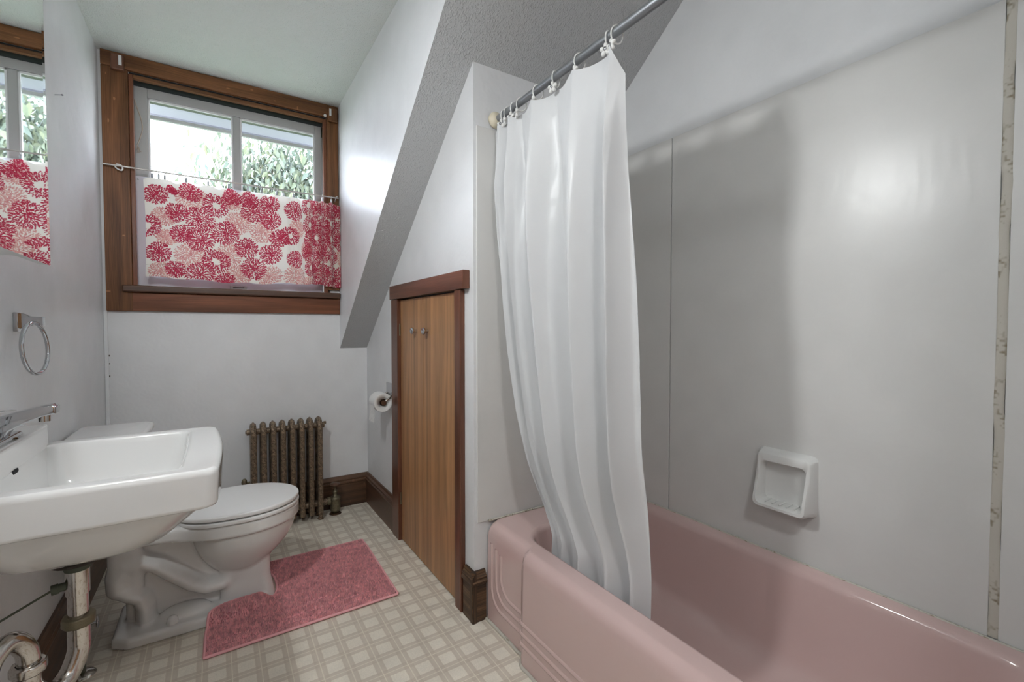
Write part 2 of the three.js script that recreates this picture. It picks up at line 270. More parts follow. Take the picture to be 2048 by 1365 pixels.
structMesh('ceiling', merge([box(XL, YC, ZS, XA, YC + 0.1, 1.1, 0), box(XL, YC, ZB, XC + 0.05, YC + 0.1, ZS)]), M.ceiling);
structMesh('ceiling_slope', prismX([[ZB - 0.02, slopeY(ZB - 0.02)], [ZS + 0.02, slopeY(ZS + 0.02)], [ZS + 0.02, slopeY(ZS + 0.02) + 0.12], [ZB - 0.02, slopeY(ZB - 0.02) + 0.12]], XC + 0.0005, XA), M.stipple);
structMesh('wall_dormer_cheek', prismX([[ZB, slopeY(ZB) + 0.001], [ZS, YC], [ZB, YC]], XC, XC + 0.06), M.wallGloss);
const cornerTrim = structMesh('trim_1', box(XL, 0.2, ZB, XL + 0.016, 1.24, ZB + 0.012, 0.004), M.wallGloss);
for (const [y, h] of [[1.005, 0.008], [0.965, 0.006], [0.9, 0.009]]) part(cornerTrim, 'paint_chip', box(XL + 0.016, y, ZB + 0.0, XL + 0.02, y + h, ZB + 0.003, 0.0008), M.worn, 'bare brown spot where paint has chipped');

// bath surround boards on the alcove walls
const PT = 1.922;
for (const [z0, z1] of [[ZE + 0.005, -1.232], [-1.228, -0.292], [-0.274, -0.003]]) part(wallSide, 'panel', box(XA - 0.006, 0.392, z0, XA, PT, z1, 0.0015), M.panel);
part(wallEnd, 'panel', box(XR + 0.012, 0.386, ZE, XA - 0.006, PT, ZE + 0.006, 0.0015), M.panel);
{ // caulk bead in the wide joint, uneven in width, and along the tub
  const bead = (pts, r, name, par) => { const q = pts.map((p, i) => [p[0] + 0.0015 * (nA(i * 1.7, 3) - 0.5), p[1], p[2] + 0.004 * (nB(i * 1.3, 9) - 0.5)]); const g = tube(q, r, pts.length * 4, 10), p = g.attributes.position; for (let i = 0; i < p.count; i++) p.setX(i, XA - 0.004 + 0.35 * (p.getX(i) - XA + 0.004)); g.computeVertexNormals(); part(par, name, metric(g), M.caulk); };
  bead(Array.from({ length: 40 }, (_, i) => [XA - 0.003, 0.4 + i * (PT - 0.4) / 39, -0.283 + 0.002 * Math.sin(i * 0.7)]), 0.0105, 'caulk_bead', wallSide);
}

// baseboards: flat board with a stepped cap
const bbProfile = [[0, 0], [0.016, 0], [0.016, 0.145], [0.022, 0.15], [0.024, 0.16], [0.018, 0.166], [0.02, 0.176], [0.012, 0.186], [0.008, 0.197], [0, 0.198]];
structMesh('baseboard_back', mould(bbProfile, 'x', XL + 0.016, XR, ZB, 1), M.base);
structMesh('baseboard_right', mould(bbProfile, 'z', ZB, -2.485, XR, -1), M.darkWood);
structMesh('baseboard_left', mould(bbProfile, 'z', ZB + 0.016, 1.0, XL, 1), M.base);
{ const b = structure('baseboard_corner', [XR, 0, ZE]);
  part(b, 'board', mould(bbProfile, 'z', -1.63, ZE + 0.02, XR, -1), M.worn);
  part(b, 'return_board', mould(bbProfile, 'x', XR - 0.018, 0.881, ZE, 1), M.worn); }

// ───────────────────────── window ─────────────────────────
{
  const w = structure('window_1', [0.12, 1.235, ZB]); const Z = ZB;
  part(w, 'casing', box(-0.456, 1.236, Z, -0.352, 2.452, Z + 0.022, 0.003, 'y', 0.11, 0.3), M.casing);
  part(w, 'casing', box(0.597, 1.385, Z, 0.664, 2.452, Z + 0.022, 0.003, 'y', 0.02, 0.7), M.casing);
  part(w, 'head_casing', box(-0.456, 2.453, Z, 0.664, 2.527, Z + 0.024, 0.003, 'x', 0.2), M.casing);
  part(w, 'apron', box(-0.3915, 1.236, Z, 0.665, 1.332, Z + 0.02, 0.003, 'x', 0.05), M.casingRed);
  part(w, 'stool', box(-0.3915, 1.333, Z - 0.1, 0.665, 1.368, Z + 0.045, 0.008, 'x', 0.1), M.darkWood);
  // jamb liners and stops around the sash
  part(w, 'jamb', box(-0.365, 1.368, Z - 0.13, -0.351, 2.452, Z, 0.001), M.darkWood);
  part(w, 'jamb', box(0.598, 1.368, Z - 0.13, 0.612, 2.452, Z, 0.001), M.darkWood);
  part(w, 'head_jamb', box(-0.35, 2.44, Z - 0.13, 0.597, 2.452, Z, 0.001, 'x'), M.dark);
  part(w, 'stop', box(-0.351, 1.368, Z - 0.012, -0.333, 2.44, Z + 0.014, 0.003), M.casingRed);
  part(w, 'stop', box(0.578, 1.368, Z - 0.012, 0.597, 2.44, Z + 0.014, 0.003), M.casingRed);
  part(w, 'stop', box(-0.333, 2.421, Z - 0.012, 0.578, 2.44, Z + 0.014, 0.003, 'x'), M.casing);
  // painted corner brackets
  const br = part(w, 'bracket', box(-0.414, 2.432, Z + 0.024, -0.362, 2.508, Z + 0.05, 0.006), M.jamb); part(br, 'paint_patch', box(-0.383, 2.455, Z + 0.05, -0.37, 2.503, Z + 0.0515, 0.0005), M.sashLight);
  const br2 = part(w, 'bracket', box(0.604, 2.42, Z + 0.024, 0.655, 2.505, Z + 0.05, 0.006), M.casing); part(br2, 'paint_patch', box(0.608, 2.452, Z + 0.05, 0.62, 2.495, Z + 0.0515, 0.0005), M.sashLight);
  part(w, 'screw', lathe([[0, 0], [0.009, 0.001], [0.0085, 0.005], [0.004, 0.006], [0, 0.005]], [0.588, 2.456, Z + 0.024], 'z'), M.whitePlastic);
  // sash: stiles, rails, muntin and panes
  const s0 = Z - 0.088, s1 = Z - 0.052;
  part(w, 'sash_stile', box(-0.343, 1.372, s0, -0.282, 2.412, s1, 0.003), M.sash);
  part(w, 'sash_stile', box(0.54, 1.372, s0, 0.578, 2.412, s1, 0.003), M.sash);
  part(w, 'sash_rail', box(-0.282, 2.364, s0, 0.54, 2.412, s1, 0.003, 'x'), M.sash);
  part(w, 'sash_rail', box(-0.282, 1.372, s0, 0.54, 1.432, s1, 0.003, 'x'), M.sashLight);
  part(w, 'muntin', box(0.103, 1.432, s0 + 0.004, 0.138, 2.364, s1 - 0.004, 0.004), M.sash);
  const bead = (x0, x1) => merge([box(x0, 1.432, s1 - 0.016, x0 + 0.009, 2.364, s1 - 0.004, 0.002), box(x1 - 0.009, 1.432, s1 - 0.016, x1, 2.364, s1 - 0.004, 0.002), box(x0, 2.353, s1 - 0.016, x1, 2.364, s1 - 0.004, 0.002)]);
  part(w, 'glazing_bead', bead(-0.282, 0.103), M.sashLight); part(w, 'glazing_bead', bead(0.138, 0.54), M.sashLight);
  part(w, 'pane', box(-0.282, 1.432, s0 + 0.012, 0.103, 2.364, s0 + 0.0125), M.glass);
  part(w, 'pane', box(0.138, 1.432, s0 + 0.012, 0.54, 2.364, s0 + 0.0125), M.glass);
  // storm sash outside: one rail across and green-grey head
  part(w, 'storm_rail', box(-0.35, 2.288, Z - 0.155, 0.6, 2.308, Z - 0.135, 0.002, 'x'), M.sash);
  part(w, 'storm_head', box(-0.35, 2.378, Z - 0.165, 0.6, 2.455, Z - 0.132, 0.002, 'x'), M.green);
  part(w, 'storm_stile', box(-0.35, 1.34, Z - 0.165, -0.31, 2.378, Z - 0.132, 0.002), M.sash);
  part(w, 'storm_stile', box(0.565, 1.34, Z - 0.165, 0.6, 2.378, Z - 0.132, 0.002), M.sash);
  part(w, 'sash_lift', merge([box(0.075, 1.372, s1, 0.16, 1.393, s1 + 0.006, 0.002), rod([0.09, 1.385, s1 + 0.01], [0.145, 1.385, s1 + 0.01], 0.006)].map((g) => metric(g))), M.rodSteel);
}
{ // white board tacked over the lower half of the sash
  const b = thing('privacy_sheet', 'frosted white privacy sheet over the lower half of the window behind the curtain', 'privacy sheet', [0.118, 1.39, ZB - 0.045]);
  { const g = new THREE.PlaneGeometry(0.913, 0.571); g.translate(0.1185, 1.6595, ZB - 0.047); part(b, 'sheet', metric(g), M.frost); }
  part(b, 'tack', lathe([[0, 0.002], [0.003, 0.0015], [0.004, 0]], [-0.327, 1.928, ZB - 0.044], 'z'), M.rodSteel);
}
{ const c = thing('sash_cord', 'short frayed cord hanging beside the top left of the window sash', 'cord', [-0.33, 2.1, ZB - 0.03]);
  part(c, 'cord', tube([[-0.334, 2.335, ZB - 0.04], [-0.322, 2.29, ZB - 0.036], [-0.308, 2.24, ZB - 0.034], [-0.303, 2.19, ZB - 0.034], [-0.312, 2.145, ZB - 0.034], [-0.326, 2.1, ZB - 0.036]], 0.0028, 40, 8), M.cord);
  const fr = []; const r = rng(4); for (let i = 0; i < 9; i++) fr.push(tube([[-0.326, 2.102, ZB - 0.036], [-0.324 + 0.014 * (r() - 0.5), 2.085, ZB - 0.036 + 0.01 * (r() - 0.3)], [-0.32 + 0.024 * (r() - 0.5), 2.06 + 0.012 * r(), ZB - 0.034 + 0.014 * (r() - 0.3)]], 0.0013, 8, 5));
  part(c, 'frayed_end', merge(fr), M.cord); }

// ───────────────────────── outside: eave, tree, lawn ─────────────────────────
{ const e = thing('roof_eave', 'pale painted roof eave seen through the top of the window', 'eave', [0.1, 2.46, -3.5]);
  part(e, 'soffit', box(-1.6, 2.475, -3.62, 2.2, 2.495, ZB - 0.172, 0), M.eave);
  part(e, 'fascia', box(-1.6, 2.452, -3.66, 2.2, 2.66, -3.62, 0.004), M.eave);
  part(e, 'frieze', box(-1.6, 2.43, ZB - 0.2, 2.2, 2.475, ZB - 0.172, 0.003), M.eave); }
{ const r = rng(313), t = thing('leafy_tree', 'large leafy green tree outside the bathroom window', 'tree', [3.0, -3.4, -9.6]);
  part(t, 'trunk', tube([[3.0, -3.4, -9.6], [3.05, -1, -9.6], [2.9, 1, -9.5], [3.0, 2.4, -9.6]], 0.2, 20, 10), M.bark);
  const clusters = [];
  for (let i = 0; i < 150; i++) {
    const a = r() * Math.PI * 2, b = Math.acos(2 * r() - 1), q = 0.55 + 0.45 * Math.sqrt(r());
    clusters.push([3.0 + 3.0 * q * Math.sin(b) * Math.cos(a), 3.1 + 1.65 * q * Math.cos(b), -9.6 + 1.7 * q * Math.sin(b) * Math.sin(a)]);
  }
  for (const c of clusters.slice(0, 26)) part(t, 'branch', tube([[3.0, 1.6, -9.6], [lerp(3.0, c[0], 0.5) + 0.2 * (r() - 0.5), lerp(1.6, c[1], 0.55), lerp(-9.6, c[2], 0.5)], c], 0.025, 10, 6), M.bark);
  const g = new THREE.BufferGeometry(); // a pointed, folded leaf
  const lp = [0, 0, 0, 0.028, 0.05, 0.008, 0, 0.055, -0.004, -0.028, 0.05, 0.008, 0.018, 0.105, 0.004, 0, 0.105, -0.008, -0.018, 0.105, 0.004, 0, 0.15, -0.02];
  g.setAttribute('position', new THREE.Float32BufferAttribute(lp, 3)); g.setIndex([0, 1, 2, 0, 2, 3, 1, 4, 2, 4, 5, 2, 2, 5, 3, 5, 6, 3, 4, 7, 5, 5, 7, 6]); g.computeVertexNormals();
  const n = 42000, im = new THREE.InstancedMesh(g, M.leaf, n), o = new THREE.Object3D(), col = new THREE.Color();
  for (let i = 0; i < n; i++) {
    const c = clusters[i % clusters.length], s = () => (r() + r() + r() - 1.5) * 0.75;
    o.position.set(c[0] - 3.0 + s(), c[1] + 3.4 + s() * 0.8, c[2] + 9.6 + s()); o.rotation.set(Math.PI * (0.65 + 0.5 * r()), r() * 6.28, (r() - 0.5) * 1.4); o.scale.setScalar(0.7 + 0.6 * r()); o.updateMatrix();
    im.setMatrixAt(i, o.matrix); const k = r(); im.setColorAt(i, col.setRGB(0.7 + 0.7 * k, 0.8 + 0.4 * k, 0.7 + 0.3 * r()));
  }
  im.name = 'foliage'; im.userData = { kind: 'stuff' }; im.castShadow = im.receiveShadow = true; t.add(im); }
{ const g = new THREE.CircleGeometry(40, 48); g.rotateX(-Math.PI / 2); g.translate(0, -3.4, -42.5); const m = new THREE.Mesh(metric(g), M.lawn); m.name = 'ground'; m.userData = { kind: 'structure' }; m.receiveShadow = true; scene.add(m); }

// ───────────────────────── cafe curtain on its rod ─────────────────────────
const CR = 1.957, CRZ = ZB + 0.05;
{ const t = thing('cafe_rod', 'thin white metal curtain rod across the middle of the window', 'curtain rod', [0.1, CR, CRZ]);
  part(t, 'rod', rod([-0.455, CR, CRZ], [0.657, CR - 0.002, CRZ], 0.0042), M.wire);
  part(t, 'hook', tube([[-0.405, CR - 0.004, ZB + 0.022], [-0.405, CR - 0.006, CRZ - 0.002], [-0.395, CR - 0.018, CRZ + 0.006], [-0.38, CR - 0.02, CRZ], [-0.376, CR - 0.008, CRZ], [-0.384, CR + 0.005, CRZ], [-0.4, CR + 0.007, CRZ]], 0.0035, 40, 8), M.whitePlastic);
  part(t, 'hook', tube([[0.64, CR - 0.02, ZB + 0.022], [0.64, CR - 0.01, CRZ - 0.008], [0.645, CR + 0.006, CRZ], [0.65, CR + 0.004, CRZ + 0.008]], 0.003, 24, 8), M.wire); }
const clipX = [-0.259, -0.233, -0.208, -0.116, -0.019, 0.074, 0.168, 0.235, 0.312, 0.348, 0.402, 0.484, 0.52, 0.563, 0.615];
{ let src; const ord = ['first', 'second', 'third', 'fourth', 'fifth', 'sixth', 'seventh', 'eighth', 'ninth', 'tenth', 'eleventh', 'twelfth', 'thirteenth', 'fourteenth', 'fifteenth'];
  clipX.forEach((x, i) => {
    let c;
    if (!src) { c = src = new THREE.Group(); const rg = new THREE.TorusGeometry(0.0085, 0.0012, 6, 20); rg.rotateY(Math.PI / 2); part(c, 'ring', rg, M.wire).position.set(0, -0.005, 0);
      part(c, 'clip', merge([box(-0.005, -0.036, -0.004, 0.005, -0.014, 0.0045, 0.002), box(-0.003, -0.016, -0.002, 0.003, -0.012, 0.002, 0.001)]), M.rodSteel); }
    else c = src.clone();
    c.name = numbered('curtain_clip'); c.position.set(x, CR, CRZ); c.rotation.y = ((i * 37) % 11 - 5) * 0.07;
    c.userData = { label: `small metal ring clip on the cafe rod, ${ord[i]} from the left`, category: 'curtain clip', group: 'ring clips holding the flowered cafe curtain' }; scene.add(c);
  }); }
{ const t = thing('cafe_curtain', 'short red and white flower print curtain across the lower window', 'curtain', [0.18, 1.39, CRZ]);
  const nu = 260, nv = 40, pos = [], uv = [], idx = [], x0 = -0.296, x1 = 0.662;
  const sag = (x) => { let best = 9; for (const c of clipX) best = Math.min(best, Math.abs(x - c)); return Math.min(0.014, best * best * 9); };
  for (let j = 0; j <= nv; j++) for (let i = 0; i <= nu; i++) {
    const s = i / nu, v = j / nv; let x = lerp(x0, x1, s);
    const cu = x < 0.42 ? x + 0.30 : 0.72 + (x - 0.42) * 1.9;
    const bunch = sstep(0.38, 0.5, x), ph = bunch * Math.sin((x - 0.42) * 2 * Math.PI / 0.058) * 0.013 + 0.007 * Math.sin(x * 15 + 0.8) * (0.5 + 0.5 * v) + 0.009 * Math.exp(-(((x + 0.185) / 0.02) ** 2)) + 0.012 * Math.exp(-(((x - 0.385) / 0.014) ** 2)) + 0.006 * Math.exp(-(((x - 0.17) / 0.025) ** 2)) * v;
    x += 0.006 * Math.sin(v * 3) * (1 - s) ; const top = CR - 0.036 - sag(x), bot = 1.407 + 0.006 * Math.sin(s * 9 + 1) + 0.004 * Math.sin(s * 31);
    pos.push(x + bunch * 0.004 * Math.cos((x - 0.42) * 2 * Math.PI / 0.058), lerp(top, bot, v), CRZ + ph + 0.002 * nA(s * 30, v * 9)); uv.push(cu / CLOTH_W, 1 - (0.005 + v * 0.54) / CLOTH_H);
  }
  for (let j = 0; j < nv; j++) for (let i = 0; i < nu; i++) { const a = j * (nu + 1) + i, b = a + 1, c = a + nu + 1, d = c + 1; idx.push(a, c, b, b, c, d); }
  const g = new THREE.BufferGeometry(); g.setAttribute('position', new THREE.Float32BufferAttribute(pos, 3)); g.setAttribute('uv', new THREE.Float32BufferAttribute(uv, 2)); g.setIndex(idx); g.computeVertexNormals();
  part(t, 'cloth', g, M.fabric);
  const hem = []; for (let i = 0; i <= 60; i++) { const k = Math.round((0.87 * nv)) * (nu + 1) + Math.round(i / 60 * nu); hem.push([pos[k * 3], pos[k * 3 + 1] , pos[k * 3 + 2] + 0.0006]); }
  part(t, 'hem_seam', tube(hem, 0.0007, 180, 5), M.cord); }

// ───────────────────────── cupboard doors ─────────────────────────
{
  const d = structure('door_1', [XR, 0, -2.05]); const F = 0.814;
  part(d, 'jamb', box(F, 0, -2.485, XR + 0.004, 1.302, -2.385, 0.003), M.jamb);
  part(d, 'jamb', box(F, 0, -1.692, XR + 0.0, 1.302, -1.638, 0.004, 'y', 0.2), M.jamb);
  part(d, 'head_casing', box(F - 0.008, 1.303, -2.487, XR, 1.376, -1.596, 0.003, 'z', 0.05), M.jamb);
  const leaf = (z0, z1, ou, kz) => {
    const l = part(d, 'leaf', box(0.832, 0.006, z0, 0.852, 1.297, z1, 0.0025, 'y', ou), M.door);
    const k = part(l, 'knob', lathe([[0.008, 0], [0.007, 0.008], [0.009, 0.014], [0.0155, 0.019], [0.017, 0.024], [0.015, 0.029], [0.008, 0.032], [0, 0.0325]], [0.832, 1.135, kz], '-x'), M.chrome);
    return l;
  };
  const l1 = leaf(-2.383, -2.071, 0.03, -2.15), l2 = leaf(-2.067, -1.693, 0.17, -2.005);
  for (const [l, z] of [[l1, -2.384], [l2, -1.693]]) for (const y of [0.23, 1.14]) part(l, 'hinge', merge([rod([0.828, y - 0.028, z], [0.828, y + 0.028, z], 0.0035), rod([0.828, y - 0.032, z], [0.828, y - 0.028, z], 0.0045), rod([0.828, y + 0.028, z], [0.828, y + 0.032, z], 0.0045)]), M.brass);
}

// ───────────────────────── bathtub ─────────────────────────
{
  const t = thing('bathtub', 'pink enamelled bathtub with ribbed apron under the white shower curtain', 'bathtub', [1.23, 0, -0.8]);
  const X0 = 0.886, X1 = 1.565, Z0 = -1.556, Z1 = -0.006;
  const step = (z) => 0.03 * sstep(-1.288, -1.268, z);
  const base = (inset, r) => { const p = rrect(X0 + inset, X1 - Math.min(inset, 0.004), Z0 + Math.min(inset, 0.004), Z1 - Math.min(inset, 0.004), r, 8, 110); return p.map(([x, z]) => [x - step(z) * sstep(0.98, 0.93, x), z]); };
  const inn = (ix, iz, r, y) => ring(rrect(0.952 + ix, 1.53 - ix * 0.8, -1.405 + iz, -0.14 - iz * 2, r, 8, 110), y);
  const lip = (x, z) => 0.386 + 0.01 * sstep(1.52, 1.56, x);
  const R = [ring(base(0, 0.012), 0), ring(base(0, 0.012), 0.04), ring(base(0.0, 0.012), 0.2), ring(base(0.001, 0.014), 0.33), ring(base(0.003, 0.016), 0.352), ring(base(0.009, 0.02), 0.368), ring(base(0.018, 0.026), 0.379), ring(base(0.03, 0.034), (x, z) => lip(x, z) - 0.001), ring(base(0.04, 0.04), lip),
    inn(-0.012, -0.012, 0.115, lip), inn(-0.004, -0.004, 0.11, 0.384), inn(0.003, 0.004, 0.105, 0.378), inn(0.008, 0.009, 0.1, 0.366), inn(0.014, 0.016, 0.1, 0.33), inn(0.03, 0.04, 0.1, 0.22), inn(0.05, 0.075, 0.1, 0.13), inn(0.075, 0.11, 0.1, 0.09), inn(0.115, 0.15, 0.1, 0.07), inn(0.18, 0.24, 0.08, 0.064)];
  part(t, 'tub_shell', skin(R, false, true), M.pink);
  // raised ribs: down the end of the apron, round a bend and along its foot
  for (let k = 0; k < 3; k++) {
    const z = -1.515 + k * 0.034, y = 0.075 + k * 0.036, rr = 0.07, pts = [];
    for (let i = 0; i <= 10; i++) pts.push([z, lerp(0.315 - k * 0.01, y + rr, i / 10)]);
    for (let i = 1; i <= 10; i++) { const a = i / 10 * Math.PI / 2; pts.push([z + rr * (1 - Math.cos(a)), y + rr - rr * Math.sin(a)]); }
    for (let i = 1; i <= 120; i++) pts.push([lerp(z + rr, -0.12, i / 120), y]);
    const g = tube(pts.map(([pz, py]) => [X0 - step(pz) + 0.0052, py, pz]), 0.0095, 500, 12, false, 0.1); part(t, 'apron_rib', g, M.pink);
  }
  part(t, 'wall_caulk', metric(tube(Array.from({ length: 40 }, (_, i) => [1.5645 + 0.001 * (nA(i * 1.7, 3) - 0.5), 0.395, -1.545 + i * 1.53 / 39]), 0.0042, 160, 8)), M.caulk);
  part(t, 'wall_caulk', metric(tube(Array.from({ length: 20 }, (_, i) => [0.895 + i * 0.66 / 19, 0.388, -1.5535 + 0.001 * (nB(i * 1.7, 3) - 0.5)]), 0.0042, 80, 8)), M.caulk);
  { const pts = []; for (let i = 0; i <= 60; i++) { const z = lerp(-1.55, -0.05, i / 60); pts.push([X0 - step(z) - 0.004 + 0.003 * (nA(i * 0.9, 4) - 0.5), 0.003, z]); } pts.splice(1, 0); part(t, 'floor_caulk', metric(tube(pts, 0.006, 160, 8)), M.caulk); }
}

// soap dish on the surround
{ const t = thing('soap_dish', 'white moulded soap dish fixed to the shower wall above the tub', 'soap dish', [1.57, 0.65, -0.77]);
  const X = XA - 0.006, zc = -0.762, hw = 0.088, y0 = 0.555, y1 = 0.742; // plate in the wall plane, tray standing out
  const R = (a, b, c, d, r, x) => rrect(a, b, c, d, r, 6, 6).map(([y, z]) => [x, y, z]);
  const rings = [R(y0 - 0.004, y1 + 0.004, zc - hw - 0.004, zc + hw + 0.004, 0.018, X), R(y0, y1, zc - hw, zc + hw, 0.018, X - 0.01), R(y0 + 0.002, y1 - 0.006, zc - hw + 0.004, zc + hw - 0.004, 0.018, X - 0.03), R(y0 + 0.006, y1 - 0.012, zc - hw + 0.008, zc + hw - 0.008, 0.016, X - 0.034),
    R(y0 + 0.014, y1 - 0.034, zc - hw + 0.016, zc + hw - 0.016, 0.016, X - 0.034), R(y0 + 0.018, y1 - 0.038, zc - hw + 0.02, zc + hw - 0.02, 0.016, X - 0.028), R(y0 + 0.022, y1 - 0.04, zc - hw + 0.022, zc + hw - 0.022, 0.016, X - 0.006), R(y0 + 0.035, y1 - 0.055, zc - hw + 0.04, zc + hw - 0.04, 0.016, X - 0.004)];
  // lower lip of the tray reaches further out
  for (const r of rings.slice(1, 7)) for (const p of r) { const k = sstep(y1 - 0.03, y0, p[1]) * (X - p[0]) / 0.034; p[0] -= 0.03 * k; }
  part(t, 'dish', skin(rings, false, true, 0.9), M.whitePlastic);
  const ribs = []; for (let i = -2; i <= 2; i++) ribs.push(rod([X - 0.05, y0 + 0.021, zc + i * 0.022], [X - 0.012, y0 + 0.023, zc + i * 0.022], 0.0022)); part(t, 'drain_rib', merge(ribs), M.whitePlastic); }

// ───────────────────────── shower rod, hooks and curtain ─────────────────────────
const RX = 0.93, RY = 1.957;
{ const t = thing('shower_rod', 'grey steel shower curtain rod running along above the tub', 'shower rod', [RX, RY, -0.8]);
  part(t, 'rod', rod([RX, RY, ZE + 0.006], [RX, RY, -0.001], 0.0125, 0.0125, 32), M.rodSteel);
  part(t, 'end_flange', lathe([[0.0127, 0.0], [0.031, 0], [0.032, 0.006], [0.029, 0.01], [0.029, 0.014], [0.024, 0.02], [0.0175, 0.026], [0.0128, 0.028]], [RX, RY, ZE + 0.0062], 'z'), M.yellowed);
  part(t, 'end_flange', lathe([[0.0127, 0.0], [0.031, 0], [0.032, 0.006], [0.029, 0.01], [0.024, 0.02], [0.0128, 0.028]], [RX, RY, -0.0005], '-z'), M.yellowed); }
const hookZ = [-1.495, -1.46, -1.424, -1.375, -1.275, -1.178, -1.063, -0.944, -0.912];
{ let src; const where = ['nearest the end wall', 'second from the end wall', 'third from the end wall', 'fourth from the end wall', 'fifth from the end wall', 'fifth from the free edge, counted along the rod', 'third from the free edge', 'second from the free edge', 'nearest the free edge'];
  where[5] = 'fourth from the free edge';
  hookZ.forEach((z, i) => {
    let c;
    if (!src) { c = src = new THREE.Group();
      const rg = new THREE.TorusGeometry(0.0215, 0.0024, 8, 28); rg.scale(0.86, 1.15, 1); rg.translate(0, -0.0095, 0); part(c, 'ring', rg, M.whitePlastic).position.set(0, 0, 0);
      const lobes = []; for (let k = 0; k < 5; k++) { const a = k / 5 * Math.PI * 2 + Math.PI / 2; const s = new THREE.CapsuleGeometry(0.0058, 0.008, 4, 10); s.rotateZ(a - Math.PI / 2); s.translate(0.0085 * Math.cos(a), 0.0085 * Math.sin(a), 0); lobes.push(s); }
      const st = merge(lobes); st.scale(1.04, 1.04, 1); st.rotateY(-Math.PI / 2); st.translate(-0.017, -0.041, 0); const cl = part(c, 'star_clip', st, M.whitePlastic); cl.position.set(0, 0, 0);
      const sn = lathe([[0, 0.008], [0.0035, 0.0075], [0.0042, 0.006], [0.0055, 0.0065], [0.006, 0.004]], [0, 0, 0], '-x', 16); sn.translate(-0.017, -0.041, 0); part(cl, 'snap', sn, M.chrome).position.set(0, 0, 0); }
    else c = src.clone();
    c.name = numbered('curtain_hook'); c.position.set(RX, RY, z); c.rotation.y = [0.4, -0.3, 0.25, -0.5, -0.35, 0.2, -0.3, 0.35, -0.25][i];
    c.userData = { label: `white plastic star shower hook on the rod, ${where[i]}`, category: 'curtain hook', group: 'star shaped hooks along the shower rod' }; scene.add(c);
  }); }
{ const t = thing('shower_curtain', 'white vinyl shower curtain bunched at the far end of the tub', 'shower curtain', [0.96, 0.25, -1.1]);
  const kt = [-1.548, ...hookZ, -0.872], kb = [-1.25, -1.228, -1.198, -1.17, -1.135, -1.085, -1.03, -0.975, -0.915, -0.885, -0.853];
  const sg = [0.5, -0.9, 0.8, -0.9, 0.9, -1.0, 1.0, -1.0, 1.0, -0.9, 0.6];
  const nu = 330, nv = 150, pos = [], idx = [], uv = [];
  const at = (a, s) => { const q = s * (a.length - 1), i = Math.min(a.length - 2, Math.floor(q)), f = q - i; return lerp(a[i], a[i + 1], f); };
  const smoothAt = (a, s) => { const q = s * (a.length - 1), i = Math.min(a.length - 2, Math.floor(q)), f = q - i; return lerp(a[i], a[i + 1], lerp(f, f * f * (3 - 2 * f), 0.45)); };
  const yTop = RY - 0.042;
  for (let j = 0; j <= nv; j++) for (let i = 0; i <= nu; i++) {
    const s = i / nu, v = j / nv, q = s * 10, f = q - Math.floor(q), gap = at([0.053, 0.035, 0.036, 0.049, 0.1, 0.097, 0.115, 0.119, 0.032, 0.04], Math.min(1, Math.floor(q) / 9));
    const dip = 4 * f * (1 - f) * Math.min(0.012, 0.12 * gap) * (s > 0.1 && s < 0.9 ? 1 : 0.3), drop = s > 0.9 ? (s - 0.9) * 10 * 0.085 : s < 0.1 ? (0.1 - s) * 10 * 0.012 : 0;
    const bot = 0.262 + 0.02 * Math.sin(s * 17), y = lerp(yTop - dip - drop, bot, v), tt = clamp((yTop - y) / (yTop - 0.43)), e = Math.pow(tt, 2.4);
    let z = lerp(at(kt, s), at(kb, s), Math.min(e, 1.12));
    z -= 0.022 * Math.exp(-(((y - 1.6) / 0.25) ** 2)) * sstep(0.8, 1, s);
    const amp = 0.017 + 0.023 * sstep(0, 0.2, tt) + 0.01 * sstep(0.2, 0.7, tt) - 0.022 * sstep(0.82, 1, tt);
    const w2 = 0.008 * Math.asin(0.97 * Math.sin(s * 57 + 2.6 * Math.sin(v * 3))) * sstep(0.05, 0.3, tt);
    const wr = 0.007 * (N3(s * 26, v * 20, 1.3) - 0.5) * sstep(0.3, 0.8, tt) + 0.003 * (N3(s * 60, v * 46, 4.1) - 0.5);
    let x = lerp(RX - 0.012, 0.945, sstep(0, 0.75, tt)) + 0.042 * sstep(0.72, 1.0, tt) + amp * smoothAt(sg, s) + w2 + wr;
    z += 0.012 * Math.sin(q * Math.PI + 0.6) * sstep(0.05, 0.5, tt) * (1 - 0.5 * sstep(0.85, 1, tt));
    pos.push(x, y, z); uv.push(s, v);
  }
  for (let j = 0; j < nv; j++) for (let i = 0; i < nu; i++) { const a = j * (nu + 1) + i, b = a + 1, c = a + nu + 1, d = c + 1; idx.push(a, b, c, b, d, c); }
  const g = new THREE.BufferGeometry(); g.setAttribute('position', new THREE.Float32BufferAttribute(pos, 3)); g.setAttribute('uv', new THREE.Float32BufferAttribute(uv, 2)); g.setIndex(idx); g.computeVertexNormals();
  part(t, 'sheet', g, M.curtain); }

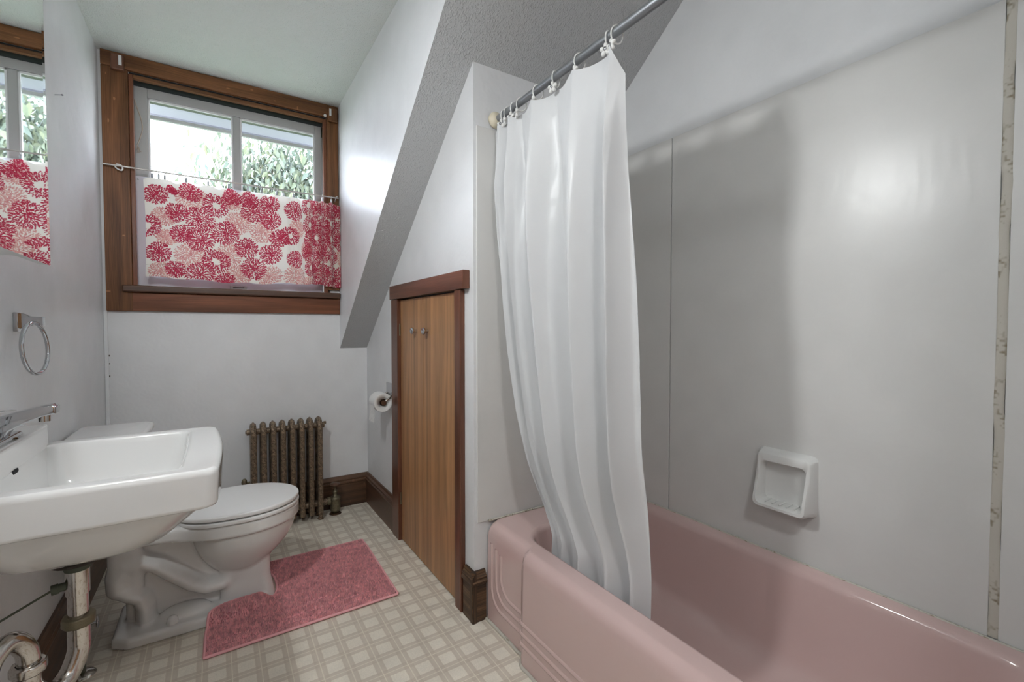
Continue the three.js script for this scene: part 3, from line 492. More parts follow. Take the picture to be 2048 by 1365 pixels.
// ───────────────────────── sink ─────────────────────────
const SZ0 = -1.842, SZ1 = -1.27, SZC = (SZ0 + SZ1) / 2, SY = 0.82;
{
  const t = thing('wall_sink', 'white rectangular wall hung porcelain sink with chrome faucet', 'sink', [-0.23, 0.57, SZC]);
  const bow = (p) => p.map(([x, z]) => [x + 0.014 * (1 - ((z - SZC) / 0.286) ** 2) * sstep(-0.12, -0.03, x), z]);
  const rr = (x0, x1, z0, z1, r, y) => ring(bow(rrect(x0, x1, z0, z1, r, 8, 14)), y);
  const B = -0.466;
  const R = [rr(-0.36, -0.2, -1.63, -1.48, 0.07, 0.597), rr(-0.40, -0.14, -1.69, -1.42, 0.09, 0.604), rr(-0.43, -0.105, -1.745, -1.365, 0.1, 0.63), rr(-0.445, -0.075, -1.78, -1.33, 0.09, 0.668), rr(-0.458, -0.048, -1.808, -1.302, 0.075, 0.703), rr(B, -0.028, -1.825, -1.287, 0.05, 0.724), rr(B, -0.012, SZ0 + 0.008, SZ1 - 0.008, 0.03, 0.7275), rr(B, -0.006, SZ0 + 0.002, SZ1 - 0.002, 0.028, 0.731), rr(B, -0.003, SZ0, SZ1, 0.026, 0.738), rr(B, 0, SZ0, SZ1, 0.026, 0.805), rr(B, -0.002, SZ0 + 0.002, SZ1 - 0.002, 0.026, 0.814), rr(B, -0.008, SZ0 + 0.007, SZ1 - 0.007, 0.024, 0.8195), rr(B, -0.015, SZ0 + 0.012, SZ1 - 0.012, 0.022, SY),
    rr(-0.405, -0.07, -1.798, -1.312, 0.03, SY), rr(-0.402, -0.075, -1.794, -1.316, 0.03, 0.8185), rr(-0.4, -0.08, -1.79, -1.32, 0.03, 0.813), rr(-0.398, -0.083, -1.787, -1.323, 0.03, 0.8), rr(-0.392, -0.092, -1.778, -1.332, 0.04, 0.73), rr(-0.38, -0.11, -1.76, -1.35, 0.05, 0.68), rr(-0.355, -0.14, -1.73, -1.38, 0.06, 0.66), rr(-0.32, -0.18, -1.66, -1.45, 0.06, 0.652)];
  part(t, 'basin', skin(R, true, true), M.porcelain);
  const led = part(t, 'back_ledge', prismX([[-1.797, 0.79], [-1.313, 0.79], [-1.313, 0.878], [-1.797, 0.878]], B, -0.401, 0.007), M.porcelain);
  part(led, 'overflow_slot', (() => { const g = new THREE.CapsuleGeometry(0.0055, 0.026, 6, 12); g.rotateX(Math.PI / 2); g.scale(0.35, 1, 1); g.translate(-0.4, 0.812, -1.532); return g; })(), M.dark);
  part(led, 'wood_chip', metric(tube([[-0.435, 0.879, -1.62], [-0.428, 0.882, -1.61], [-0.418, 0.8815, -1.595], [-0.41, 0.879, -1.585]], 0.004, 16, 8)), M.door, 'brown sliver lying on the sink ledge');
  // faucet
  const z = -1.555;
  const prof = new THREE.Shape(); [[-0.446, 0.88], [-0.425, 0.886], [-0.41, 0.908], [-0.385, 0.922], [-0.355, 0.936], [-0.331, 0.942], [-0.33, 0.957], [-0.336, 0.962], [-0.36, 0.959], [-0.40, 0.949], [-0.435, 0.938], [-0.447, 0.925]].forEach(([x, y], i) => i ? prof.lineTo(x, y) : prof.moveTo(x, y));
  const sp = new THREE.ExtrudeGeometry(prof, { depth: 0.034, bevelEnabled: true, bevelSize: 0.004, bevelThickness: 0.004, bevelOffset: -0.003, bevelSegments: 4 }); sp.translate(0, 0, z - 0.017);
  const fa = part(t, 'faucet_spout', toCreasedNormals(sp, 0.5), M.chrome);
  part(fa, 'aerator', rod([-0.353, 0.922, z], [-0.353, 0.936, z], 0.011), M.chromeWorn);
  part(t, 'faucet_base', new RoundedBoxGeometry(0.05, 0.014, 0.17, 3, 0.006).translate(-0.437, 0.884, z), M.chrome);
  for (const dz of [-0.062, 0.062]) { const st = part(t, 'handle_stem', rod([-0.437, 0.888, z + dz], [-0.437, 0.912, z + dz], 0.009), M.chrome);
    const kb = new THREE.CylinderGeometry(0.021, 0.019, 0.03, 9, 3); kb.translate(-0.437, 0.93, z + dz); part(st, 'crystal_knob', toCreasedNormals(kb, 0.2), M.crystal, 'clear faceted knob'); }
  // drain under the bowl
  part(t, 'drain_boss', lathe([[0, 0.571], [0.048, 0.571], [0.052, 0.58], [0.06, 0.6], [0.075, 0.612]], [-0.302, 0, z]), M.porcelain);
  part(t, 'drain_gasket', lathe([[0.024, 0], [0.05, 0], [0.052, 0.004], [0.05, 0.009], [0.024, 0.009]], [-0.302, 0.562, z]), M.rubber);
}
{ const t = thing('sink_drain_trap', 'worn chrome drain pipe with curved trap below the sink', 'drain pipe', [-0.302, 0.28, -1.5]); const z = -1.555, x = -0.302;
  part(t, 'tailpiece', lathe([[0.0245, 0.562], [0.0245, 0.54], [0.0235, 0.538], [0.0235, 0.48], [0.0205, 0.476], [0.0205, 0.42]].map(([r, y]) => [r, y]), [x, 0, z]), M.chromeWorn);
  part(t, 'threaded_collar', lathe([[0.0246, 0.561], [0.0258, 0.558], [0.0258, 0.544], [0.0246, 0.541]], [x, 0, z]), M.copperGreen);
  part(t, 'slip_nut', lathe([[0.021, 0.424], [0.0315, 0.424], [0.0335, 0.419], [0.0335, 0.403], [0.031, 0.399], [0.0225, 0.399]], [x, 0, z], 'y', 10), M.brass);
  const a = [-0.37, -1.46], b = [-0.418, -1.388];
  part(t, 'trap_bend', tube([[x, 0.41, z], [x, 0.37, z], [x - 0.001, 0.335, z + 0.004], [lerp(x, a[0], 0.22), 0.292, lerp(z, a[1], 0.22)], [lerp(x, a[0], 0.5), 0.276, lerp(z, a[1], 0.5)], [lerp(x, a[0], 0.78), 0.292, lerp(z, a[1], 0.78)], [a[0], 0.33, a[1]], [a[0], 0.375, a[1]]], 0.0225, 80, 20), M.chromeWorn);
  part(t, 'slip_nut', lathe([[0.022, 0.386], [0.03, 0.386], [0.032, 0.381], [0.032, 0.366], [0.03, 0.362], [0.022, 0.362]], [a[0], 0, a[1]], 'y', 10), M.chromeWorn);
  part(t, 'trap_arch', tube([[a[0], 0.37, a[1]], [a[0], 0.40, a[1]], [lerp(a[0], b[0], 0.08), 0.425, lerp(a[1], b[1], 0.08)], [lerp(a[0], b[0], 0.3), 0.452, lerp(a[1], b[1], 0.3)], [lerp(a[0], b[0], 0.55), 0.458, lerp(a[1], b[1], 0.55)], [lerp(a[0], b[0], 0.85), 0.44, lerp(a[1], b[1], 0.85)], [b[0], 0.405, b[1]], [b[0], 0.36, b[1]], [b[0], 0.2, b[1]], [b[0], 0.0, b[1]]], 0.0205, 120, 20), M.chromeWorn);
  part(t, 'pivot_nut', merge([rod([x - 0.02, 0.505, z + 0.004], [x - 0.038, 0.504, z + 0.006], 0.010), rod([x - 0.034, 0.504, z + 0.006], [x - 0.047, 0.503, z + 0.008], 0.0125, 0.0125, 8)]), M.copperGreen);
  part(t, 'pivot_rod', rod([x - 0.045, 0.503, z + 0.008], [-0.44, 0.462, z + 0.03], 0.0026), M.copperGreen); }
{ const t = thing('supply_stop_valve', 'small shutoff valve on a floor pipe behind the drain', 'valve', [-0.387, 0, -2.02]);
  part(t, 'escutcheon', lathe([[0.008, 0.012], [0.014, 0.012], [0.03, 0.007], [0.036, 0.001], [0.036, 0]], [-0.387, 0, -2.02]), M.chromeWorn);
  part(t, 'pipe', rod([-0.387, 0.005, -2.02], [-0.385, 0.15, -2.02], 0.0095), M.copperGreen);
  const vb = part(t, 'valve_body', merge([rod([-0.385, 0.14, -2.02], [-0.385, 0.19, -2.02], 0.012), rod([-0.39, 0.165, -2.02], [-0.362, 0.165, -2.02], 0.009)]), M.copperGreen);
  part(vb, 'handle', merge([rod([-0.364, 0.165, -2.02], [-0.348, 0.165, -2.02], 0.0035), (() => { const g = new THREE.SphereGeometry(0.02, 20, 12); g.scale(0.2, 1, 0.7); g.translate(-0.346, 0.165, -2.02); return g; })()]), M.chrome); 
  part(t, 'riser', tube([[-0.385, 0.19, -2.02], [-0.39, 0.28, -2.04], [-0.4, 0.36, -2.07], [-0.4, 0.415, -2.08]], 0.005, 24, 8), M.chromeWorn); }

// ───────────────────────── toilet ─────────────────────────
const TZ = -2.24;
{
  const t = thing('toilet', 'white porcelain toilet with closed lid beyond the sink', 'toilet', [0, 0, TZ]);
  const smin = (a, b, k) => { const h = clamp(0.5 + 0.5 * (b - a) / k); return lerp(b, a, h) - k * h * (1 - h); };
  const smax = (a, b, k) => -smin(-a, -b, k);
  const egg = (x, z, cx, af, ab, b) => { const a = x > cx ? af : ab; return (Math.hypot((x - cx) / a, z / b) - 1) * Math.min(a, b); };
  const rbox = (x, y, z, x0, x1, y0, y1, hz, r) => { const qx = Math.abs(x - (x0 + x1) / 2) - (x1 - x0) / 2 + r, qy = Math.abs(y - (y0 + y1) / 2) - (y1 - y0) / 2 + r, qz = Math.abs(z) - hz + r; return Math.hypot(Math.max(qx, 0), Math.max(qy, 0), Math.max(qz, 0)) + Math.min(Math.max(qx, qy, qz), 0) - r; };
  const trap = [[0.01, 0.115], [-0.045, 0.115], [-0.09, 0.14], [-0.15, 0.195], [-0.2, 0.245], [-0.245, 0.27], [-0.29, 0.262], [-0.318, 0.225], [-0.315, 0.185], [-0.285, 0.158], [-0.25, 0.135], [-0.238, 0.1], [-0.235, 0.02]];
  const tubeD = (x, y, z) => { let d = 9; for (let i = 0; i + 1 < trap.length; i++) { const [ax, ay] = trap[i], [bx, by] = trap[i + 1], dx = bx - ax, dy = by - ay, h = clamp(((x - ax) * dx + (y - ay) * dy) / (dx * dx + dy * dy)); d = Math.min(d, Math.hypot(x - ax - dx * h, y - ay - dy * h)); } return Math.hypot(d, z * 0.40) - 0.038; };
  const field = (x, y, zz) => {
    const z = Math.abs(zz);
    let d = smax(egg(x, z, 0.075, 0.228, 0.25, 0.187), Math.abs(y - 0.361) - 0.026, 0.012);                       // rim band
    d = smin(d, rbox(x, y, z, -0.335, -0.06, 0.338, 0.387, 0.118 - 0.02 * sstep(-0.1, -0.3, x), 0.014), 0.02);        // rear deck
    const q = clamp((0.335 - y) / 0.19, 0, 1.05), s = 1 - 0.7 * q * q;
    d = smin(d, smax(egg(x, z, 0.075, 0.213 * s, 0.17 * (1 - 0.5 * q * q), 0.172 * (1 - 0.6 * q * q)), Math.abs(y - 0.245) - 0.1, 0.03), 0.014); // bowl
    const fl = 1 + 0.16 * sstep(0.12, 0, y);
    d = smin(d, smax(rbox(x, 0.1, z, 0.0, 0.083 + 0.1 * fl, 0, 0.2, 0.078 * fl, 0.038), Math.abs(y - 0.12) - 0.125, 0.01), 0.012);           // pedestal column
    d = smin(d, rbox(x, y, z, -0.30, 0.06, 0.0, 0.33, 0.034, 0.02), 0.01);                                               // inner web
    d = smin(d, tubeD(x, y, z), 0.012);                                                                                     // trapway
    d = smin(d, rbox(x, y, z, -0.345, -0.24, 0.16, 0.34, 0.085, 0.03), 0.02);
    d = smin(d, rbox(x, y, z, -0.33, 0.17, -0.05, 0.04, 0.156 - 0.055 * sstep(-0.02, 0.16, x) - 0.03 * sstep(-0.27, -0.33, x), 0.014), 0.01); // foot
    const m = (Math.hypot((x + 0.115) / 0.085, (y - 0.045) / 0.03, (z - 0.07) / 0.05) - 1) * 0.03; d = smin(d, m, 0.012);       // mound on the foot
    return smax(d, -y, 0.002);
  };
  // surface nets over the field
  const h = 0.0055, X0 = -0.365, Y0 = -0.006, Zm = -0.205, nx = Math.ceil(0.69 / h), ny = Math.ceil(0.405 / h), nz = Math.ceil(0.41 / h);
  const F = new Float32Array((nx + 1) * (ny + 1) * (nz + 1)), id = (i, j, k) => (k * (ny + 1) + j) * (nx + 1) + i;
  for (let k = 0; k <= nz; k++) for (let j = 0; j <= ny; j++) for (let i = 0; i <= nx; i++) F[id(i, j, k)] = field(X0 + i * h, Y0 + j * h, Zm + k * h);
  const vid = new Int32Array(F.length).fill(-1), pos = [], nor = [], idx = [], E = [[0, 1], [2, 3], [4, 5], [6, 7], [0, 2], [1, 3], [4, 6], [5, 7], [0, 4], [1, 5], [2, 6], [3, 7]];
  for (let k = 0; k < nz; k++) for (let j = 0; j < ny; j++) for (let i = 0; i < nx; i++) {
    const c = []; let m = 0; for (let q = 0; q < 8; q++) { const f = F[id(i + (q & 1), j + ((q >> 1) & 1), k + (q >> 2))]; c.push(f); if (f < 0) m |= 1 << q; }
    if (m === 0 || m === 255) continue; let sx = 0, sy = 0, sz = 0, n = 0;
    for (const [a, b] of E) if ((c[a] < 0) !== (c[b] < 0)) { const f = c[a] / (c[a] - c[b]); sx += lerp(a & 1, b & 1, f); sy += lerp((a >> 1) & 1, (b >> 1) & 1, f); sz += lerp(a >> 2, b >> 2, f); n++; }
    const x = X0 + (i + sx / n) * h, y = Y0 + (j + sy / n) * h, z = Zm + (k + sz / n) * h, e = 0.003;
    const g = V(field(x + e, y, z) - field(x - e, y, z), field(x, y + e, z) - field(x, y - e, z), field(x, y, z + e) - field(x, y, z - e)).normalize();
    vid[id(i, j, k)] = pos.length / 3; pos.push(x, Math.max(0, y), TZ + z); nor.push(g.x, g.y, g.z);
  }
  for (let k = 1; k < nz; k++) for (let j = 1; j < ny; j++) for (let i = 1; i < nx; i++) {
    const f0 = F[id(i, j, k)] < 0;
    const quad = (a, b, c, d) => { if (a < 0 || b < 0 || c < 0 || d < 0) return; f0 ? idx.push(a, b, c, a, c, d) : idx.push(a, c, b, a, d, c); };
    if (f0 !== (F[id(i + 1, j, k)] < 0)) quad(vid[id(i, j - 1, k - 1)], vid[id(i, j, k - 1)], vid[id(i, j, k)], vid[id(i, j - 1, k)]);
    if (f0 !== (F[id(i, j + 1, k)] < 0)) quad(vid[id(i - 1, j, k - 1)], vid[id(i - 1, j, k)], vid[id(i, j, k)], vid[id(i, j, k - 1)]);
    if (f0 !== (F[id(i, j, k + 1)] < 0)) quad(vid[id(i - 1, j - 1, k)], vid[id(i, j - 1, k)], vid[id(i, j, k)], vid[id(i - 1, j, k)]);
  }
  const g = new THREE.BufferGeometry(); g.setAttribute('position', new THREE.Float32BufferAttribute(pos, 3)); g.setAttribute('normal', new THREE.Float32BufferAttribute(nor, 3)); g.setIndex(idx);
  part(t, 'bowl', g, M.porcelain);
  for (const s of [-1, 1]) part(t, 'bolt_cap', lathe([[0.019, 0], [0.0195, 0.007], [0.017, 0.02], [0.0105, 0.028], [0, 0.03]], [-0.152, 0.036, TZ + s * 0.122]), M.seat);
  // seat and lid: egg plan, squared at the back
  const plan = (k, back) => { const n = 96, out = []; for (let i = 0; i < n; i++) { const a = i / n * Math.PI * 2, c = Math.cos(a), s = Math.sin(a); let x, z; if (c >= 0) { x = 0.075 + (0.226 + k) * Math.pow(c, 0.95); z = (0.188 + k) * s; } else { x = 0.075 - (back + k) * Math.pow(-c, 0.55); z = (0.188 + k) * Math.sign(s) * Math.pow(Math.abs(s), 0.72) * lerp(1, 0.82, -c); } out.push([x, TZ + z]); } return out; };
  const slab = (y0, y1, k, back, r) => skin([ring(plan(k - r, back), y0), ring(plan(k - r * 0.3, back), y0 + r * 0.3), ring(plan(k, back), y0 + r), ring(plan(k, back), y1 - r), ring(plan(k - r * 0.3, back), y1 - r * 0.3), ring(plan(k - r, back), y1), ring(plan(k - 0.09, back), y1 + 0.0015)], true, true);
  part(t, 'seat_ring', slab(0.388, 0.405, 0.003, 0.215, 0.005), M.seat);
  part(t, 'lid', slab(0.409, 0.428, 0.002, 0.222, 0.006), M.seat);
  for (const s of [-1, 1]) part(t, 'hinge', box(-0.185, 0.387, TZ + s * 0.085 - 0.022, -0.14, 0.41, TZ + s * 0.085 + 0.022, 0.006), M.seat);
  part(t, 'tank', skin([ring(rrect(-0.45, -0.255, TZ - 0.21, TZ + 0.21, 0.03), 0.388), ring(rrect(-0.458, -0.245, TZ - 0.225, TZ + 0.225, 0.03), 0.44), ring(rrect(-0.46, -0.24, TZ - 0.232, TZ + 0.232, 0.03), 0.722)], true, true), M.porcelain);
  const tl = part(t, 'tank_lid', skin([ring(rrect(-0.462, -0.228, TZ - 0.24, TZ + 0.24, 0.03), 0.722), ring(rrect(-0.463, -0.224, TZ - 0.244, TZ + 0.244, 0.032), 0.728), ring(rrect(-0.463, -0.224, TZ - 0.244, TZ + 0.244, 0.032), 0.744), ring(rrect(-0.46, -0.229, TZ - 0.239, TZ + 0.239, 0.03), 0.75), ring(rrect(-0.452, -0.238, TZ - 0.23, TZ + 0.23, 0.025), 0.752)], true, true), M.porcelain);
  part(t, 'flush_lever', merge([rod([-0.24, 0.68, TZ + 0.16], [-0.222, 0.68, TZ + 0.16], 0.01), rod([-0.222, 0.68, TZ + 0.16], [-0.22, 0.672, TZ + 0.09], 0.005)]), M.chrome);
}

// ───────────────────────── bath rug ─────────────────────────
{
  const t = thing('bath_rug', 'dusty pink contour bath rug wrapped round the toilet base', 'rug', [0.3, 0, -2.19]);
  const near = [[-0.05, -1.882], [-0.047, -2.03], [-0.034, -2.085], [0.0, -2.115], [0.06, -2.128], [0.13, -2.132], [0.178, -2.148], [0.205, -2.2], [0.212, -2.255], [0.21, -2.32], [0.2, -2.36], [0.16, -2.392], [0.06, -2.39], [0.0, -2.4], [-0.035, -2.42], [-0.048, -2.45], [-0.05, -2.487]];
  const curve = new THREE.CatmullRomCurve3(near.map(([x, z]) => V(x, 0, z)), false, 'catmullrom', 0.5).getPoints(80).map((p) => [p.x, p.z]);
  const outline = [...curve, [0.646, -2.489], [0.65, -2.4], [0.641, -1.893]];
  const shape = new THREE.Shape(outline.map(([x, z]) => new THREE.Vector2(x, -z)));
  const bk = new THREE.ExtrudeGeometry(shape, { depth: 0.006, bevelEnabled: false }); bk.rotateX(-Math.PI / 2);
  // the inner arm climbs over the porcelain foot
  const lift = (x, z) => 0.047 * sstep(-2.058, -2.084, z) * sstep(0.2, 0.13, x) * sstep(-2.42, -2.37, z) + 0.001;
  const inside = (x, z) => { let c = false; for (let i = 0, j = outline.length - 1; i < outline.length; j = i++) { const [xi, zi] = outline[i], [xj, zj] = outline[j]; if ((zi > z) !== (zj > z) && x < (xj - xi) * (z - zi) / (zj - zi) + xi) c = !c; } return c; };
  const edgeD = (x, z) => { let d = 9; for (let i = 0, j = outline.length - 1; i < outline.length; j = i++) { const [ax, az] = outline[j], [bx, bz] = outline[i], dx = bx - ax, dz = bz - az, h = clamp(((x - ax) * dx + (z - az) * dz) / (dx * dx + dz * dz + 1e-9)); d = Math.min(d, Math.hypot(x - ax - dx * h, z - az - dz * h)); } return d; };
  { // backing as a fine sheet so that it can bend
    const pos = [], idx = [], st = 0.006, nx = Math.ceil(0.71 / st), nz = Math.ceil(0.62 / st), id = new Map();
    const vtx = (i, j) => { const k = i * 1000 + j; if (!id.has(k)) { const x = -0.055 + i * st, z = -2.492 + j * st; id.set(k, pos.length / 3); pos.push(x, 0.006 + lift(x, z), z); } return id.get(k); };
    for (let i = 0; i < nx; i++) for (let j = 0; j < nz; j++) { const x = -0.055 + (i + 0.5) * st, z = -2.492 + (j + 0.5) * st; if (inside(x, z)) idx.push(vtx(i, j), vtx(i, j + 1), vtx(i + 1, j), vtx(i + 1, j), vtx(i, j + 1), vtx(i + 1, j + 1)); }
    const g = new THREE.BufferGeometry(); g.setAttribute('position', new THREE.Float32BufferAttribute(pos, 3)); g.setIndex(idx); g.computeVertexNormals(); part(t, 'backing', g, M.rug);
  }
  const loop = outline.map(([x, z]) => [x, 0.0065 + lift(x, z), z]);
  const corner = []; for (let i = 0; i < loop.length; i++) { const a = loop[i], b = loop[(i + 1) % loop.length], L = Math.hypot(a[0] - b[0], a[2] - b[2]), n = Math.max(1, Math.round(L / 0.02)); for (let k = 0; k < n; k++) { const x = lerp(a[0], b[0], k / n), z = lerp(a[2], b[2], k / n); corner.push([x, 0.0065 + lift(x, z), z]); } }
  part(t, 'bound_edge', tube(corner, 0.0052, corner.length * 2, 8, true), M.rugPile);
  // tufts
  const r = rng(99), tg = new THREE.ConeGeometry(0.003, 0.013, 5, 1, true); tg.translate(0, 0.005, 0);
  const pts = []; const st = 0.0036;
  const groove = (x, z) => { // sewn channels parallel to the long sides and one across the middle
    let k = 0; for (const [zc, a, b] of [[-1.925, -0.03, 0.62], [-1.965, -0.02, 0.6], [-2.03, 0.03, 0.42], [-2.445, -0.03, 0.63], [-2.405, 0.2, 0.6]]) if (x > a && x < b) k = Math.max(k, 1 - sstep(0.004, 0.011, Math.abs(z - zc - 0.006 * Math.sin(x * 9)))); return k; };
  for (let x = -0.05; x < 0.65; x += st) for (let z = -2.49; z < -1.88; z += st) { const px = x + (r() - 0.5) * st, pz = z + (r() - 0.5) * st; if (!inside(px, pz)) { continue; } const e = edgeD(px, pz); if (e < 0.006 || groove(px, pz) > 0.9) continue; pts.push([px, pz, 1 - 0.68 * groove(px, pz) - 0.25 * (1 - sstep(0.006, 0.02, e))]); }
  const im = new THREE.InstancedMesh(tg, M.rugPile, pts.length), o = new THREE.Object3D(), c = new THREE.Color();
  pts.forEach(([x, z, s], i) => { o.position.set(x - 0.3, 0.005 + lift(x, z), z + 2.19); o.rotation.set((r() - 0.5) * 0.9, r() * 6, (r() - 0.5) * 0.9); const k = 0.8 + 0.5 * nA(x * 60, z * 60) ; o.scale.set(1.1, s * k * 1.15, 1.1); o.updateMatrix(); im.setMatrixAt(i, o.matrix); const q = 0.5 + 0.35 * r() + 0.5 * nB(x * 130, z * 130); im.setColorAt(i, c.setRGB(q, q * (0.95 + 0.1 * r()), q)); });
  im.name = 'pile'; im.userData = { kind: 'stuff' }; im.castShadow = im.receiveShadow = true; t.add(im);
}

// ───────────────────────── radiator ─────────────────────────
{
  const t = thing('radiator', 'bronze painted cast iron radiator under the window', 'radiator', [0.345, 0, -2.95]);
  const zf = -2.893, zb = -3.013, n = 8, xs = Array.from({ length: n }, (_, i) => 0.170 + i * 0.0493);
  const section = (leg) => {
    const zc = (zf + zb) / 2, hw = (zf - zb) / 2, s = new THREE.Shape(), y0 = 0.045, y1 = 0.565;
    s.moveTo(-hw, y0); s.lineTo(-hw, y1); s.bezierCurveTo(-hw, y1 + 0.03, -hw * 0.35, y1 + 0.045, 0, y1 + 0.047); s.bezierCurveTo(hw * 0.35, y1 + 0.045, hw, y1 + 0.03, hw, y1); s.lineTo(hw, y0); s.bezierCurveTo(hw, y0 - 0.02, hw - 0.045, y0 - 0.02, hw - 0.048, y0); s.lineTo(-hw + 0.048, y0); s.bezierCurveTo(-hw + 0.045, y0 - 0.02, -hw, y0 - 0.02, -hw, y0);
    const hole = new THREE.Path(); const a = hw - 0.046; hole.moveTo(-a, 0.11); hole.lineTo(a, 0.11); hole.lineTo(a, 0.51); hole.absarc(0, 0.51, a, 0, Math.PI, false); hole.lineTo(-a, 0.11); s.holes.push(hole);
    const g = new THREE.ExtrudeGeometry(s, { depth: 0.008, bevelEnabled: true, bevelThickness: 0.0108, bevelSize: 0.011, bevelOffset: -0.011, bevelSegments: 5, curveSegments: 10 });
    g.rotateY(Math.PI / 2); g.translate(-0.004, 0, zc);
    const list = [metric(g)];
    for (const [sx] of [[-0.0055], [0.0055]]) list.push(metric(rod([sx, 0.06, zf - 0.0015], [sx, 0.545, zf - 0.0015], 0.0038, 0.0038, 8))); // twin flutes down the front column
    list.push(metric(tube([[0, 0.565, zf - 0.003], [0, 0.592, zf - 0.014], [0, 0.611, zc], [0, 0.592, zb + 0.014]], 0.006, 16, 8)));
    if (leg) for (const z of [zf - 0.022, zb + 0.022]) list.push(metric(lathe([[0, 0], [0.017, 0], [0.018, 0.006], [0.013, 0.014], [0.0125, 0.05]], [0, 0, z], 'y', 14)));
    return merge(list.map((q) => { q.deleteAttribute('color'); return q; }));
  };
  const mid = section(false), end = section(true);
  xs.forEach((x, i) => { const m = part(t, 'section', i === 0 || i === n - 1 ? end : mid, M.radiator); m.position.x += x; });
  part(t, 'top_hub', metric(rod([0.138, 0.562, -2.953], [0.547, 0.562, -2.953], 0.017)), M.radiator);
  part(t, 'bottom_hub', metric(rod([0.15, 0.085, -2.953], [0.56, 0.085, -2.953], 0.02)), M.radiator);
  part(t, 'end_plug', metric(rod([0.132, 0.562, -2.953], [0.142, 0.562, -2.953], 0.009, 0.009, 6)), M.radiator);
  part(t, 'end_plug', metric(rod([0.543, 0.575, -2.945], [0.556, 0.575, -2.945], 0.009, 0.009, 6)), M.radiator);
  part(t, 'air_vent', metric(merge([rod([0.15, 0.288, -2.92], [0.128, 0.288, -2.92], 0.006), lathe([[0, -0.02], [0.012, -0.016], [0.0145, 0], [0.012, 0.014], [0.006, 0.02], [0, 0.021]], [0.122, 0.292, -2.92])])), M.brass);
  const v = part(t, 'valve_body', metric(merge([lathe([[0.0, 0.012], [0.026, 0.014], [0.03, 0.03], [0.03, 0.085], [0.033, 0.09], [0.033, 0.1], [0.026, 0.106], [0.013, 0.112], [0.011, 0.128], [0.015, 0.132], [0.015, 0.142], [0.006, 0.144], [0.006, 0.172]], [0.607, 0, -2.955], 'y', 24), rod([0.55, 0.085, -2.955], [0.59, 0.085, -2.955], 0.016), rod([0.562, 0.085, -2.955], [0.577, 0.085, -2.955], 0.026, 0.026, 8)])), M.brass);
  part(v, 'hand_wheel', metric(lathe([[0, 0.172], [0.016, 0.17], [0.028, 0.174], [0.031, 0.181], [0.028, 0.188], [0.01, 0.192], [0, 0.193]], [0.607, 0, -2.955], 'y', 10)), M.darkWood);
  part(v, 'floor_pipe', metric(rod([0.607, 0, -2.955], [0.607, 0.02, -2.955], 0.014)), M.brass);
  part(v, 'floor_plate', metric(lathe([[0.014, 0.006], [0.03, 0.005], [0.036, 0]], [0.607, 0, -2.955])), M.worn);
}

// ───────────────────────── paper roll and holder ─────────────────────────
{ const t = thing('paper_holder', 'chrome toilet paper holder on the wall beside the cupboard', 'paper holder', [XR, 0.735, -2.55]);
  part(t, 'wall_plate', box(XR - 0.006, 0.755, -2.63, XR, 0.835, -2.515, 0.002), M.chrome);
  for (const z of [-2.622, -2.505]) part(t, 'arm', tube([[XR - 0.004, 0.775, z < -2.56 ? z : -2.515], [XR - 0.03, 0.757, z], [0.775, 0.737, z]], 0.006, 16, 8), M.chromeWorn);
  part(t, 'roller', rod([0.775, 0.735, -2.624], [0.775, 0.735, -2.498], 0.0135), M.darkWood); }
{ const t = thing('toilet_paper_roll', 'white toilet paper roll with a loose end hanging down', 'toilet paper', [0.775, 0.68, -2.56]);
  part(t, 'roll', lathe([[0.02, -0.05], [0.05, -0.05], [0.052, -0.048], [0.052, 0.048], [0.05, 0.05], [0.02, 0.05], [0.02, -0.05]], [0.775, 0.735, -2.56], 'z', 48), M.paper);
  part(t, 'cardboard_core', lathe([[0.0195, -0.049], [0.0195, 0.049]], [0.775, 0.735, -2.56], 'z', 32), M.cord);
  const pos = [], idx = []; for (let i = 0; i <= 14; i++) for (let j = 0; j <= 8; j++) { const y = 0.735 - i * 0.0075 - 0.004 * (j % 3 === 0 ? 1 : 0) * (i === 14 ? 1 : 0); pos.push(0.7225 + 0.004 * Math.sin(i * 0.25) + 0.002 * nA(i * 0.7, j), y, -2.608 + j * 0.012); }
  for (let i = 0; i < 14; i++) for (let j = 0; j < 8; j++) { const a = i * 9 + j; idx.push(a, a + 9, a + 1, a + 1, a + 9, a + 10); }
  const g = new THREE.BufferGeometry(); g.setAttribute('position', new THREE.Float32BufferAttribute(pos, 3)); g.setIndex(idx); g.computeVertexNormals(); part(t, 'loose_sheet', g, M.paper); }

// ───────────────────────── towel ring, nail ─────────────────────────
{ const t = thing('towel_ring', 'chrome towel ring hanging on the wall above the sink', 'towel ring', [XL, 1.165, -1.84]); const z = -1.84;
  part(t, 'wall_plate', new RoundedBoxGeometry(0.01, 0.054, 0.05, 2, 0.002).translate(XL + 0.005, 1.166, z), M.chrome);
  const arm = new THREE.Shape(); [[0, -0.02], [0.012, -0.014], [0.028, -0.008], [0.04, -0.009], [0.046, -0.01], [0.046, 0.012], [0.035, 0.012], [0.02, 0.013], [0.01, 0.02], [0, 0.023]].forEach(([x, y], i) => i ? arm.lineTo(x, y) : arm.moveTo(x, y));
  const ag = new THREE.ExtrudeGeometry(arm, { depth: 0.016, bevelEnabled: true, bevelSize: 0.0015, bevelThickness: 0.0015, bevelSegments: 2 }); ag.translate(XL + 0.01, 1.168, z - 0.008); part(t, 'arm', ag, M.chrome);
  const rg = new THREE.TorusGeometry(0.072, 0.0052, 12, 64); rg.rotateY(Math.PI / 2 - 0.13); rg.rotateZ(0.05); rg.translate(XL + 0.043, 1.166 - 0.074, z + 0.024); part(t, 'ring', rg, M.chrome); }
